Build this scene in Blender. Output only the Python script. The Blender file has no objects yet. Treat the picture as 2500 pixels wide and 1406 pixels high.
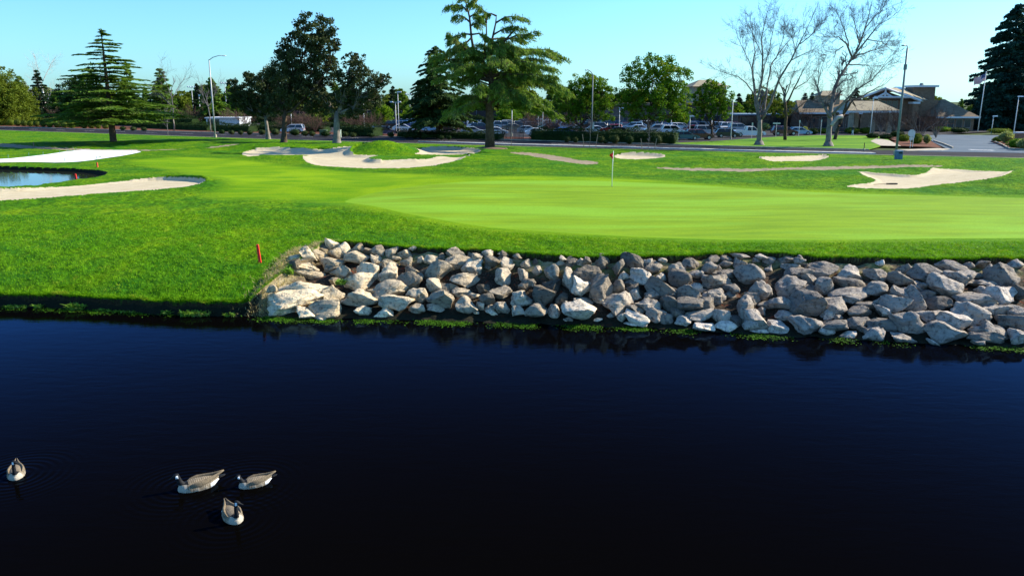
import bpy, bmesh, math, random
import numpy as np
from mathutils import Vector, Matrix
random.seed(7); rng = np.random.default_rng(7)
SC = bpy.context.scene; COL = SC.collection
PI = math.pi
CAMZ = 7.2; F = 1950.0; TH = math.atan((703-245)/F); CT, ST = math.cos(TH), math.sin(TH)

def ray(px, py):
    xc = (px-1250)/F; yc = (703-py)/F
    return np.array([xc, CT+yc*ST, -ST+yc*CT])
def P(px, py, z=0.0):            # point of the ground at height z seen there
    d = ray(px, py); return d*((z-CAMZ)/d[2]) + np.array([0, 0, CAMZ])
def W(px, py, Y):                # point at distance Y
    d = ray(px, py); return d*(Y/d[1]) + np.array([0, 0, CAMZ])
def mpp(Y, z=1.0): return (Y*CT+(CAMZ-z)*ST)/F

# ---------------------------------------------------------------- object helpers
def tag(o, label=None, cat=None, group=None, kind=None):
    if label: o['label'] = label
    if cat: o['category'] = cat
    if group: o['group'] = group
    if kind: o['kind'] = kind
    return o
def empty(name, loc, label, cat, group=None, rz=0):
    o = bpy.data.objects.new(name, None); COL.objects.link(o)
    o.empty_display_size = .3
    o.location = loc; o.rotation_euler = (0, 0, rz)
    return tag(o, label, cat, group)
def link(name, me, parent=None, loc=None):
    o = bpy.data.objects.new(name, me); COL.objects.link(o)
    if parent: o.parent = parent
    if loc is not None: o.location = loc
    return o
def mesh_np(name, V, Fq, mat=None, smooth=False):
    V = np.asarray(V, np.float32); Fq = np.asarray(Fq, np.int32)
    me = bpy.data.meshes.new(name)
    n, k = Fq.shape
    me.vertices.add(len(V)); me.vertices.foreach_set('co', V.ravel())
    me.loops.add(n*k); me.loops.foreach_set('vertex_index', Fq.ravel())
    me.polygons.add(n); me.polygons.foreach_set('loop_start', np.arange(0, n*k, k, dtype=np.int32))
    me.polygons.foreach_set('loop_total', np.full(n, k, np.int32))
    if smooth: me.polygons.foreach_set('use_smooth', np.ones(n, bool))
    me.update(calc_edges=True)
    if mat: me.materials.append(mat)
    return me
class MB:
    def __init__(s): s.v = []; s.f = []
    def add(s, vs, fs):
        b = len(s.v); s.v += [tuple(map(float, v)) for v in vs]; s.f += [tuple(b+i for i in f) for f in fs]
    def box(s, x0, x1, y0, y1, z0, z1, tx=0, ty=0):
        a = [(x0, y0, z0), (x1, y0, z0), (x1, y1, z0), (x0, y1, z0), (x0+tx, y0+ty, z1), (x1-tx, y0+ty, z1), (x1-tx, y1-ty, z1), (x0+tx, y1-ty, z1)]
        s.add(a, [(3, 2, 1, 0), (4, 5, 6, 7), (0, 1, 5, 4), (1, 2, 6, 5), (2, 3, 7, 6), (3, 0, 4, 7)])
    def tube(s, pts, rad, n=8, cap=True):
        pts = [Vector(p) for p in pts]
        if not hasattr(rad, '__len__'): rad = [rad]*len(pts)
        b = len(s.v); up = Vector((0, 0, 1))
        for i, p in enumerate(pts):
            t = (pts[min(i+1, len(pts)-1)]-pts[max(i-1, 0)]).normalized()
            a = t.cross(up if abs(t.z) < .95 else Vector((1, 0, 0))).normalized(); c = a.cross(t)
            for k in range(n):
                q = 2*PI*k/n; s.v.append(tuple(p+(a*math.cos(q)+c*math.sin(q))*rad[i]))
        for i in range(len(pts)-1):
            for k in range(n):
                k2 = (k+1) % n; s.f.append((b+i*n+k, b+i*n+k2, b+(i+1)*n+k2, b+(i+1)*n+k))
        if cap:
            s.f.append(tuple(b+k for k in range(n))[::-1]); s.f.append(tuple(b+(len(pts)-1)*n+k for k in range(n)))
    def ellip(s, c, r, n=12, m=8, rot=None):
        vs = []; fs = []
        for i in range(m+1):
            a = PI*i/m
            for k in range(n):
                q = 2*PI*k/n; v = Vector((r[0]*math.sin(a)*math.cos(q), r[1]*math.sin(a)*math.sin(q), r[2]*math.cos(a)))
                if rot: v = rot @ v
                vs.append((v.x+c[0], v.y+c[1], v.z+c[2]))
        for i in range(m):
            for k in range(n):
                k2 = (k+1) % n; fs.append((i*n+k, (i+1)*n+k, (i+1)*n+k2, i*n+k2))
        s.add(vs, fs)
    def prism(s, poly, y0, y1, inset=0.0):      # poly of (x,z), extruded along y
        n = len(poly)
        vs = [(x, y0, z) for x, z in poly]+[(x, y1, z) for x, z in poly]
        s.add(vs, [tuple(range(n)), tuple(range(2*n-1, n-1, -1))]+[(i, n+i, n+(i+1) % n, (i+1) % n) for i in range(n)])
    def mesh(s, name, mat, smooth=False, bevel=0):
        me = bpy.data.meshes.new(name); me.from_pydata(s.v, [], s.f)
        bm = bmesh.new(); bm.from_mesh(me); bmesh.ops.recalc_face_normals(bm, faces=bm.faces)
        if bevel: bmesh.ops.bevel(bm, geom=[e for e in bm.edges if e.calc_face_angle(0) > .5], offset=bevel, segments=2, affect='EDGES', profile=.6)
        bm.to_mesh(me); bm.free()
        if smooth: me.polygons.foreach_set('use_smooth', np.ones(len(me.polygons), bool))
        me.materials.append(mat); me.update(); return me
    def build(s, name, mat, parent=None, smooth=False, bevel=0, loc=None):
        return link(name, s.mesh(name, mat, smooth, bevel), parent, loc)
def copy_tree(o, parent=None):
    c = o.copy(); COL.objects.link(c); c.parent = parent
    for ch in list(o.children): copy_tree(ch, c)
    return c

# ---------------------------------------------------------------- materials
class NT:
    def __init__(s, name):
        s.m = bpy.data.materials.new(name); s.m.use_nodes = True; s.t = s.m.node_tree; s.n = s.t.nodes; s.l = s.t.links
        s.b = s.n['Principled BSDF']; s.out = s.n['Material Output']
    def a(s, typ, **k):
        x = s.n.new(typ)
        for q, v in k.items(): setattr(x, q, v)
        return x
    def set(s, sock, v):
        if hasattr(v, 'is_output') or isinstance(v, bpy.types.NodeSocket): s.l.new(v, sock)
        else: sock.default_value = v
    def coord(s, kind='Object'):
        return s.a('ShaderNodeTexCoord').outputs[kind]
    def map(s, vec, scale=(1, 1, 1), rot=(0, 0, 0)):
        m = s.a('ShaderNodeMapping'); s.l.new(vec, m.inputs['Vector']); m.inputs['Scale'].default_value = scale; m.inputs['Rotation'].default_value = rot; return m.outputs[0]
    def noise(s, vec, scale=1, detail=4, rough=.55, dist=0):
        n = s.a('ShaderNodeTexNoise'); s.l.new(vec, n.inputs['Vector'])
        n.inputs['Scale'].default_value = scale; n.inputs['Detail'].default_value = detail; n.inputs['Roughness'].default_value = rough; n.inputs['Distortion'].default_value = dist
        return n.outputs['Fac']
    def ramp(s, fac, stops):
        r = s.a('ShaderNodeValToRGB'); s.l.new(fac, r.inputs[0]); e = r.color_ramp.elements
        while len(e) < len(stops): e.new(.5)
        for q, (p, c) in zip(e, stops):
            q.position = p; q.color = c if len(c) == 4 else (*c, 1)
        return r.outputs[0]
    def rng(s, v, a, b, c=0, d=1, smooth=False):
        r = s.a('ShaderNodeMapRange'); s.set(r.inputs[0], v)
        for i, q in enumerate((a, b, c, d)): r.inputs[i+1].default_value = q
        if smooth: r.interpolation_type = 'SMOOTHSTEP'
        return r.outputs[0]
    def mix(s, fac, a, b, mode='MIX'):
        m = s.a('ShaderNodeMix', data_type='RGBA', blend_type=mode)
        s.set(m.inputs[0], fac)
        for q, v in ((6, a), (7, b)):
            if isinstance(v, tuple) and len(v) == 3: v = (*v, 1)
            s.set(m.inputs[q], v)
        return m.outputs[2]
    def math(s, op, a, b=0, c=None):
        m = s.a('ShaderNodeMath', operation=op); s.set(m.inputs[0], a); s.set(m.inputs[1], b)
        if c is not None: s.set(m.inputs[2], c)
        return m.outputs[0]
    def attr(s, name, out='Fac'):
        return s.a('ShaderNodeAttribute', attribute_name=name).outputs[out]
    def fin(s, col, rough=.8, spec=.3, bump=None, bs=.3, bd=.05, metal=0):
        s.set(s.b.inputs['Base Color'], (*col, 1) if isinstance(col, tuple) and len(col) == 3 else col)
        s.set(s.b.inputs['Roughness'], rough); s.b.inputs['Specular IOR Level'].default_value = spec; s.b.inputs['Metallic'].default_value = metal
        if bump is not None:
            q = s.a('ShaderNodeBump'); q.inputs['Strength'].default_value = bs; q.inputs['Distance'].default_value = bd
            s.l.new(bump, q.inputs['Height']); s.l.new(q.outputs[0], s.b.inputs['Normal'])
        return s.m
_mc = {}
def plain(name, col, rough=.6, spec=.3, metal=0, var=.25, scale=3.0):
    if name in _mc: return _mc[name]
    t = NT(name); n = t.noise(t.coord(), scale, 5)
    c = t.mix(t.rng(n, .3, .7), tuple(q*(1-var) for q in col), tuple(min(1, q*(1+var)) for q in col))
    _mc[name] = t.fin(c, rough, spec, n, .15, .01, metal); return _mc[name]
def foliage(name, c1, c2, scale=.5, trans=.25, c3=None):
    if name in _mc: return _mc[name]
    t = NT(name); co = t.coord()
    n = t.noise(co, scale, 3, .6); n2 = t.noise(co, scale*9, 2, .5)
    c = t.mix(t.rng(n, .35, .65), c1, c2)
    if c3: c = t.mix(t.rng(t.noise(co, scale*.8+.07, 2), .57, .68), c, c3)
    c = t.mix(t.rng(n2, .3, .7, 0, .45), c, tuple(q*1.5 for q in c2))
    t.fin(c, .75, .12)
    tr = t.a('ShaderNodeBsdfTranslucent'); t.l.new(t.mix(1.0, c, (1.25, 1.2, .6), 'MULTIPLY'), tr.inputs[0])
    ms = t.a('ShaderNodeMixShader'); ms.inputs[0].default_value = trans
    t.l.new(t.b.outputs[0], ms.inputs[1]); t.l.new(tr.outputs[0], ms.inputs[2]); t.l.new(ms.outputs[0], t.out.inputs[0])
    _mc[name] = t.m; return t.m

# ---------------------------------------------------------------- camera, sun, sky
cam = bpy.data.cameras.new('camera'); co = bpy.data.objects.new('camera', cam); COL.objects.link(co)
cam.sensor_width = 36; cam.lens = F/2500*36; cam.clip_end = 5000; cam.clip_start = .1
co.location = (0, 0, CAMZ); co.rotation_euler = (PI/2-TH, 0, 0); SC.camera = co
SUN_AZ = math.radians(20)        # to the right, a little behind the scene
SUN_EL = math.radians(31)
sd = Vector((math.cos(SUN_AZ)*math.cos(SUN_EL), math.sin(SUN_AZ)*math.cos(SUN_EL), math.sin(SUN_EL)))
L = bpy.data.lights.new('sun', 'SUN'); L.energy = 5.0; L.angle = math.radians(.5); L.color = (1, .90, .74)
lo = bpy.data.objects.new('sun', L); COL.objects.link(lo); lo.rotation_euler = sd.to_track_quat('Z', 'Y').to_euler(); lo.location = (60, 30, 60)
wd = bpy.data.worlds.new('World'); SC.world = wd; wd.use_nodes = True
wn = wd.node_tree.nodes; wl = wd.node_tree.links
sky = wn.new('ShaderNodeTexSky'); sky.sky_type = 'NISHITA'; sky.sun_disc = False
sky.sun_elevation = SUN_EL; sky.sun_rotation = math.atan2(sd.x, sd.y); sky.air_density = 1.0; sky.dust_density = .6; sky.ozone_density = 1.2
mx = wn.new('ShaderNodeMix'); mx.data_type = 'RGBA'; mx.blend_type = 'MULTIPLY'; mx.inputs[0].default_value = 1
mx.inputs[7].default_value = SKYTINT if 'SKYTINT' in globals() else (.50, .95, 1.36, 1)
wl.new(sky.outputs[0], mx.inputs[6]); bg = wn['Background']; wl.new(mx.outputs[2], bg.inputs[0]); bg.inputs[1].default_value = .092
SC.view_settings.view_transform = 'Standard'; SC.view_settings.look = 'None'; SC.view_settings.exposure = 1.0; SC.view_settings.gamma = 1
SC.cycles.max_bounces = 5; SC.cycles.transparent_max_bounces = 8; SC.cycles.use_denoising = True
# ================================================================ terrain
def pts(l, z): return np.array([P(x, y, z)[:2] for x, y in l])
def sdf(poly, X, Y, mg=9.0):
    X = np.asarray(X, float); Y = np.asarray(Y, float); sh = X.shape; x = X.ravel(); y = Y.ravel(); lo = poly.min(0)-mg; hi = poly.max(0)+mg
    m = (x > lo[0]) & (x < hi[0]) & (y > lo[1]) & (y < hi[1])
    d = np.full(x.shape, mg); a = np.zeros(x.shape); b = np.zeros(x.shape)
    if m.any(): d[m], a[m], b[m] = sdf0(poly, x[m], y[m])
    return d.reshape(sh), a.reshape(sh), b.reshape(sh)
def sdf0(poly, X, Y):              # signed distance (<0 inside) and direction to nearest edge point
    d2 = np.full(X.shape, 1e18); dx = np.zeros(X.shape); dy = np.zeros(X.shape); ins = np.zeros(X.shape, bool)
    n = len(poly)
    for i in range(n):
        ax, ay = poly[i]; bx, by = poly[(i+1) % n]; ex, ey = bx-ax, by-ay
        t = np.clip(((X-ax)*ex+(Y-ay)*ey)/(ex*ex+ey*ey+1e-12), 0, 1)
        qx, qy = X-ax-t*ex, Y-ay-t*ey; q = qx*qx+qy*qy; m = q < d2
        d2[m] = q[m]; dx[m] = qx[m]; dy[m] = qy[m]
        if ay != by:
            c = ((ay > Y) != (by > Y)) & (X < (bx-ax)*(Y-ay)/(by-ay)+ax); ins ^= c
    d = np.sqrt(d2); return np.where(ins, -d, d), dx/(d+1e-9), dy/(d+1e-9)
def smooth_poly(p, it=2):
    p = np.array(p, float)
    for _ in range(it):
        q = np.roll(p, -1, 0); p = np.stack([.75*p+.25*q, .25*p+.75*q], 1).reshape(-1, 2)
    return p
def _lat(seed, n=256): return np.random.default_rng(seed).random((n, n))
_LT = [_lat(i) for i in range(4)]
def vnoise(X, Y, s, seed=0):
    T = _LT[seed % 4]; x = X/s+17.3*seed; y = Y/s+9.1*seed
    xi = np.floor(x).astype(int); yi = np.floor(y).astype(int); fx = x-xi; fy = y-yi
    fx = fx*fx*(3-2*fx); fy = fy*fy*(3-2*fy); g = lambda a, b: T[a % 256, b % 256]
    return (g(xi, yi)*(1-fx)+g(xi+1, yi)*fx)*(1-fy)+(g(xi, yi+1)*(1-fx)+g(xi+1, yi+1)*fx)*fy-.5
sst = lambda t: (lambda u: u*u*(3-2*u))(np.clip(t, 0, 1))

LIP = [(-700, 705, .42), (0, 720, .42), (140, 722, .42), (252, 728, .42), (364, 734, .42), (476, 737, .42), (560, 740, .42), (610, 738, .40), (650, 740, .45)]
LIPR = [(708, 606, 1.55), (790, 590, 1.62), (850, 591, 1.65), (950, 600, 1.7), (1050, 607, 1.7), (1200, 613, 1.7), (1300, 621, 1.7), (1420, 627, 1.7), (1600, 626, 1.7), (1750, 620, 1.7), (1850, 617, 1.7), (1950, 623, 1.7), (2100, 631, 1.7), (2300, 632, 1.7), (2500, 633, 1.7), (3200, 640, 1.7)]
TOE = [(-700, 742), (0, 748), (300, 760), (645, 772), (700, 775), (800, 780), (1000, 780), (1240, 790), (1500, 798), (1700, 806), (1850, 818), (2100, 829), (2300, 842), (2500, 852), (3200, 890)]
lipL = np.array([[*P(x, y, z)[:2], z] for x, y, z in LIP]); lipR = np.array([[*P(x, y, z)[:2], z] for x, y, z in LIPR])
# the corner: the lip turns away from the camera
kx = lipR[0, 0]; lipA = np.vstack([lipL[:-1], [[-9.0, 26.6, .5], [-8.7, 27.3, .85], [-8.2, 28.8, 1.2], [-7.7, 30.5, 1.55]], lipR[1:]])
lipA = lipA[np.argsort(lipA[:, 0])]
toeA = np.array([P(x, y, 0)[:2] for x, y in TOE])
def Ylip(x):
    o = np.zeros_like(np.asarray(x, float)); return np.interp(x, lipA[:, 0], lipA[:, 1])+.22*vnoise(x, o, 1.3, 1)+.12*vnoise(x, o, .42, 2)+.06*vnoise(x, o, .16, 3)
def Zlip(x): return np.interp(x, lipA[:, 0], lipA[:, 2])
def Ytoe(x): return np.minimum(np.interp(x, toeA[:, 0], toeA[:, 1]), Ylip(x)-.16)

BUMPS = [  # px, py, ground z, height, sx, sy   grassy mounds
    (935, 374, 1.0, 1.6, 4.2, 4.0), (1060, 390, 1.2, .35, 5, 2.2), (690, 388, 1.2, .45, 5.0, 3.0), (640, 362, 1.0, .5, 9, 3.5),
    (700, 360, 1.0, .3, 12, 3), (1750, 398, 1.3, .6, 7, 3.0), (1640, 372, 1.1, .35, 6, 3), (1900, 376, 1.1, .4, 8, 2.6),
    (1950, 432, 1.6, .4, 6, 3.0), (2230, 418, 1.5, .35, 4, 2.0), (2480, 445, 1.6, .55, 6, 5), (2420, 400, 1.3, .4, 12, 5), (1300, 400, 1.4, .3, 9, 6),
    (560, 450, 1.6, .15, 9, 7), (700, 520, 1.6, .22, 6, 3.0), (200, 350, 1.0, .25, 18, 6), (430, 352, 1.0, .5, 12, 5)]
BUMPS = [(*P(a, b, c)[:2], h, sx, sy) for a, b, c, h, sx, sy in BUMPS]
NEAR = np.array([P(x, y, .85)[:2] for x, y in [(-900, 285), (0, 318), (277, 327), (600, 338), (1250, 357), (1495, 363), (1840, 372), (2190, 379), (2500, 386), (3300, 400)]])
FAR = np.array([P(x, y, .85)[:2] for x, y in [(-900, 279), (0, 309), (430, 321), (900, 331), (1225, 340), (1640, 352), (1840, 358), (2190, 366), (2500, 371), (3300, 383)]])
def Ynear(x): return np.interp(x, NEAR[:, 0], NEAR[:, 1])
def Yfar(x): return np.interp(x, FAR[:, 0], FAR[:, 1])

def base_h(X, Y):
    plat = 1.85-.55*sst((Y-52)/22)-.42*sst((Y-72)/30)-.25*sst((-X-3)/9)*(1-sst((Y-50)/30))
    b = np.zeros_like(X)
    for cx, cy, h, sx, sy in BUMPS: b += h*np.exp(-((X-cx)/sx)**2-((Y-cy)/sy)**2)
    b += .10*vnoise(X, Y, 9, 1)+.05*vnoise(X, Y, 4, 2)
    dr = Ynear(X)-Y; yl = Ylip(X); zl = Zlip(X); plat = plat+b*sst((Y-yl)/6)*sst((dr-1.0)/6)
    plat = np.where(dr < 14, plat+(.86-plat)*sst((14-dr)/13), plat)
    return zl+(plat-zl)*(1-np.exp(-np.clip(Y-yl, 0, 99)/3.4))
def pts(l, z):
    out = []
    for x, y in l:
        q = z
        for _ in range(14):
            p = P(x, y, q); q = .6*q+.4*float(base_h(np.array([p[0]]), np.array([p[1]]))[0])
        out.append(P(x, y, q)[:2])
    return np.array(out)
MND = P(942, 377, 1.0)
BUNK = {   # traced outlines, ground z, lip height
 'far_left': (1.05, .5, [(586, 377), (600, 367), (660, 362), (700, 367), (770, 368), (820, 361), (870, 360), (905, 366), (935, 370), (965, 369), (1000, 364), (1080, 362), (1160, 367), (1185, 372), (1140, 377), (1050, 378), (960, 376), (925, 381), (900, 391), (915, 397), (960, 395), (1050, 391), (1110, 385), (1148, 382), (1152, 386), (1120, 396), (1060, 405), (980, 411), (900, 411), (820, 408), (770, 404), (742, 394), (735, 382), (760, 379), (720, 378), (660, 381), (620, 384)]),
 'near_left': (1.55, .45, [(-400, 478), (-200, 468), (0, 466), (120, 460), (230, 450), (330, 440), (420, 437), (480, 440), (512, 444), (500, 450), (440, 458), (300, 468), (150, 480), (0, 489), (-200, 500), (-400, 505)]),
 'right': (1.5, .12, [(2080, 420), (2120, 424), (2170, 427), (2230, 431), (2262, 425), (2262, 416), (2300, 414), (2360, 418), (2420, 421), (2460, 422), (2500, 417), (2470, 427), (2400, 438), (2330, 446), (2260, 455), (2225, 461), (2140, 461), (2062, 457), (2080, 452), (2130, 449), (2140, 441), (2130, 435), (2105, 428)]),
 'centre': (1.1, .42, [(1497, 378), (1540, 377), (1600, 380), (1634, 383), (1590, 388), (1540, 389), (1505, 387)]),
 'right_far': (1.2, .5, [(1835, 388), (1880, 387), (1960, 384), (2018, 382), (2026, 385), (2005, 391), (1930, 395), (1860, 394)]),
}
ORDER = ['far_left', 'near_left', 'right', 'centre', 'right_far']
POND = smooth_poly(pts([(-500, 398), (-200, 402), (0, 405), (120, 409), (200, 412), (255, 417), (265, 423), (235, 433), (160, 442), (80, 452), (0, 460), (-200, 470), (-500, 470)], 1.2))
GREEN = smooth_poly(pts([(828, 491), (940, 464), (1060, 449), (1200, 441), (1400, 440), (1500, 443), (1700, 452), (1900, 466), (2100, 474), (2300, 478), (2500, 484), (2800, 492), (2900, 575), (2500, 582), (2300, 582), (2100, 586), (1900, 586), (1700, 584), (1500, 576), (1300, 564), (1180, 555), (1050, 533), (950, 513), (870, 498)], 1.8))
APRON = smooth_poly(pts([(540, 487), (500, 478), (560, 455), (545, 440), (480, 425), (380, 408), (300, 395), (420, 382), (560, 386), (650, 398), (740, 410), (860, 420), (1000, 424), (1120, 432), (1250, 431), (1400, 431), (1560, 438), (1700, 448), (1900, 461), (2100, 470), (2500, 480), (2900, 488), (2900, 585), (2500, 588), (2100, 591), (1900, 591), (1700, 589), (1500, 582), (1300, 570), (1160, 560), (1030, 538), (930, 516), (850, 502), (760, 490), (640, 487)], 1.75))
PATHS = [smooth_poly(pts(l, z)) for z, l in ((1.2, [(1228, 372), (1290, 372), (1350, 379), (1400, 388), (1478, 401), (1420, 402), (1370, 395), (1320, 383)]),
    (1.35, [(1590, 408), (1650, 410), (1760, 412), (1860, 412), (1940, 409), (2060, 406), (2200, 402), (2320, 405), (2270, 409), (2150, 410), (2040, 414), (1940, 418), (1840, 420), (1700, 417), (1630, 414)]),
    (.95, [(-200, 343), (0, 350), (80, 357), (200, 364), (330, 366), (560, 358), (590, 355), (590, 357), (450, 364), (330, 369), (200, 368), (80, 363), (0, 359), (-200, 350)]))]
COVER = pts([(-40, 392), (0, 391), (90, 381), (182, 366), (260, 367), (355, 368), (310, 379), (240, 390), (175, 398), (120, 397), (30, 396), (-60, 400), (-200, 404), (-200, 398)], 1.05)
BP = {k: smooth_poly(pts(v[2], v[0])) for k, v in BUNK.items()}
def height(X, Y, full=False):
    X = np.asarray(X, float); Y = np.asarray(Y, float)
    yl, zl, yt = Ylip(X), Zlip(X), Ytoe(X)
    plat = 1.85-.55*sst((Y-52)/22)-.42*sst((Y-72)/30)
    wl_ = sst((-X-3)/9)
    plat = plat - .25*wl_*(1-sst((Y-50)/30))
    b = np.zeros_like(X)
    for cx, cy, h, sx, sy in BUMPS: b += h*np.exp(-((X-cx)/sx)**2-((Y-cy)/sy)**2)
    b += .10*vnoise(X, Y, 9, 1)+.05*vnoise(X, Y, 4, 2)
    dr = Ynear(X)-Y
    plat = plat+b*sst((Y-yl)/6)*sst((dr-1.0)/6)
    plat = np.where(dr < 14, plat+(.86-plat)*sst((14-dr)/13), plat)
    Lr = np.where(zl > 1.2, 6.0, 13.0)
    tz = zl+(plat-zl)*sst((Y-yl)/Lr*.5+.0)*1.0
    tz = np.where((Y-yl) > Lr*2, plat, tz)
    # rising turf profile (smooth from the lip)
    turf = zl+(plat-zl)*(1-np.exp(-np.clip(Y-yl, 0, 99)/3.4))
    # bank slope from toe to below the lip
    t = (Y-yt)/np.maximum(yl-yt, .05); drop = np.where(zl > 1.2, .2, .12)
    bank = (zl-drop)*np.clip(t, -9, 1); bank = np.where(t < 0, np.maximum((Y-yt)*.6, -1.6), bank)
    h = np.where(Y > yl, turf, bank)
    info = {}
    for k in ORDER:
        d, ux, uy = sdf(BP[k], X, Y); lh = BUNK[k][1]
        w = np.clip(ux*.55+uy*.8, 0, 1)
        if k == 'far_left':
            ro = np.sqrt(((X-MND[0])/3.9)**2+((Y-MND[1])/5.2)**2); ov = (1-ro)*3.5; w = np.where(ov > d, 0, w); d = np.maximum(d, ov)
        edge = sst(1+d/np.where(Y > 62, .95, .5))                     # the rim drops over half a metre
        wi = np.clip(-(ux*.55+uy*.8), 0, 1); w = np.where(d < 0, wi, w)
        h = h+np.where(np.abs(d) < 8, lh*.75*w*np.where(d > 0, np.exp(-(np.clip(d, 0, 9)/1.6)**1.3), edge), 0)
        h = h-np.where(d < 0, .08*(1-sst(1+d/np.where(Y > 62, 1.0, .5))), 0)
        info[k] = np.where(d < 0, d+(.03 if k == 'right' else .2)*wi, d)
    dp, ux, uy = sdf(POND, X, Y)
    h = h-.85*sst(-dp/.35+.05)*(dp < 0)
    info['pond'] = dp
    info['green'] = sdf(GREEN, X, Y)[0]; info['apron'] = sdf(APRON, X, Y)[0]
    dpth = np.minimum.reduce([sdf(p, X, Y)[0] for p in PATHS]); info['path'] = dpth
    turfm = (Y > yl) & (info['green'] > 0)
    rough = sst(info['apron']/1.0)*turfm*sst((dr)/3)
    for k in ORDER: rough = rough*(info[k] > 0)
    fade = np.clip(30/np.maximum(Y, 1), .25, 1)
    h = h+rough*(.06*vnoise(X, Y, .36, 0)+.045*vnoise(X, Y, .15, 3)+.05*vnoise(X, Y, 1.1, 2))
    h = h+np.where(Y <= yl, .12*vnoise(X, Y, .5, 1)+.07*vnoise(X, Y, .18, 2), 0)*(Y > yt-.3)
    h = np.where(dr < 0, np.where(dr < -.25, .45, h), h)
    h = np.where(dpth < 0, h-.02, h)
    if full:
        info.update(lip=Y-yl, dr=dr); return h, info
    return h

def ground(px, py, it=8):        # point of the sculpted ground under a picture point
    z = 1.2
    for _ in range(it):
        p = P(px, py, z); z2 = float(height(np.array([p[0]]), np.array([p[1]]))[0]) if p[1] < Ynear(p[0]) else .9
        z = .5*z+.5*z2
    return P(px, py, z)

NU, NR = 1240, 900
u = np.linspace(-.86, .86, NU)
r = np.concatenate([np.linspace(21, 25.2, 40, endpoint=False), np.linspace(25.2, 33, 300, endpoint=False), 1/np.linspace(1/33., 1/215., NR-340)])
Rg, Ug = np.meshgrid(r, u, indexing='ij')
# the rows lean with the bank so that its lip falls between rows cleanly
Xg = Ug*Rg; Yg = Rg
# the lip itself wobbles like a turf edge
Hg, info = height(Xg, Yg+.0, True)
wob = .10*vnoise(Xg, Yg, .35, 1)+.05*vnoise(Xg, Yg, .12, 2)
idx = np.arange(NU*len(r)).reshape(len(r), NU)
quads = np.stack([idx[:-1, :-1], idx[:-1, 1:], idx[1:, 1:], idx[1:, :-1]], -1).reshape(-1, 4)
fm = lambda A: (.25*(A[:-1, :-1]+A[:-1, 1:]+A[1:, 1:]+A[1:, :-1])).ravel()
zone = np.zeros(len(quads), int)         # 0 grass
fj = fm(.10*vnoise(Xg, Yg, 1.6, 3))
zone[fm(info['path']) < 0] = 8
for i, k in enumerate(ORDER): zone[fm(info[k])+fj < 0] = i+2
zone[(fm(info['green'])) < 0] = 1
zone[fm(info['lip']) < -.03] = 7
zone[fm(info['pond']) < .02] = 9
keep = fm(info['dr']) > -.6
# materials
def grass_mat():
    t = NT('rough_grass'); co = t.coord()
    big = t.noise(co, .35, 3, .6); mid = t.noise(t.map(co, (1, .6, 1)), 2.2, 3, .6); fin_ = t.noise(t.map(co, (1, .75, 1)), 6.5, 5, .75); fin2 = t.noise(co, 26, 3, .7)
    c = t.mix(t.rng(mid, .35, .65), (.024, .115, .003), (.085, .245, .0025))
    c = t.mix(t.rng(big, .42, .62), c, t.mix(t.rng(mid, .35, .65), (.095, .235, .002), (.19, .30, .003)))
    c = t.mix(t.rng(fin_, .36, .60), t.mix(.85, c, (.005, .035, .001)), c)
    c = t.mix(t.rng(fin2, .48, .72, 0, .6), c, (.13, .28, .006))
    c = t.mix(t.rng(t.noise(t.map(co, (.7, 1, 1)), .22, 4, .6), .5, .66, 0, .65), c, (.022, .125, .010))
    # mown fringe
    ap = t.attr('apron'); st = t.noise(t.map(co, (.35, 1.6, 1), (0, 0, .12)), .9, 2, .4)
    fr = t.mix(t.rng(st, .38, .62), (.095, .235, .0025), (.165, .29, .003))
    fr = t.mix(t.rng(t.noise(co, .2, 2), .45, .62), fr, (.20, .33, .004))
    fr = t.mix(t.rng(fin_, .3, .55, .35, 0), fr, (.06, .17, .002))
    c = t.mix(t.rng(ap, 1.3, -1.3, 0, 1, True), c, fr)
    # dry straw along the corner of the bank
    dry = t.math('MULTIPLY', t.attr('dry'), t.rng(t.noise(co, 3.5, 4), .3, .6))
    c = t.mix(t.rng(dry, .12, .4), c, t.mix(t.rng(fin_, .35, .6), (.14, .10, .03), (.40, .33, .17)))
    c = t.mix(t.rng(t.math('MULTIPLY', t.attr('soil'), t.rng(fin_, .25, .6, .5, 1)), .45, .75), c, t.mix(t.rng(fin2, .4, .6), (.012, .010, .006), (.05, .038, .02)))
    return t.fin(c, .9, .04, t.math('ADD', fin_, t.math('MULTIPLY', fin2, .5)), .9, .05)
def green_mat():
    t = NT('green_turf'); co = t.coord()
    st = t.noise(t.map(co, (.22, 1.5, 1), (0, 0, -.06)), 1.2, 5, .65); st2 = t.noise(t.map(co, (.10, .5, 1), (0, 0, .1)), .8, 2)
    c = t.mix(t.rng(st, .34, .66), (.125, .225, .002), (.215, .345, .004))
    c = t.mix(t.rng(st2, .44, .62, 0, .8), c, (.20, .40, .022))
    f = t.noise(t.map(co, (.7, 1.6, 1)), 14, 3, .7)
    c = t.mix(t.rng(f, .35, .6, .45, 0), c, (.085, .19, .002))
    c = t.mix(t.rng(t.attr('green'), -.7, 0, 0, .6, True), c, (.165, .32, .004))
    return t.fin(c, .9, .1, f, .3, .01)
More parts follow.
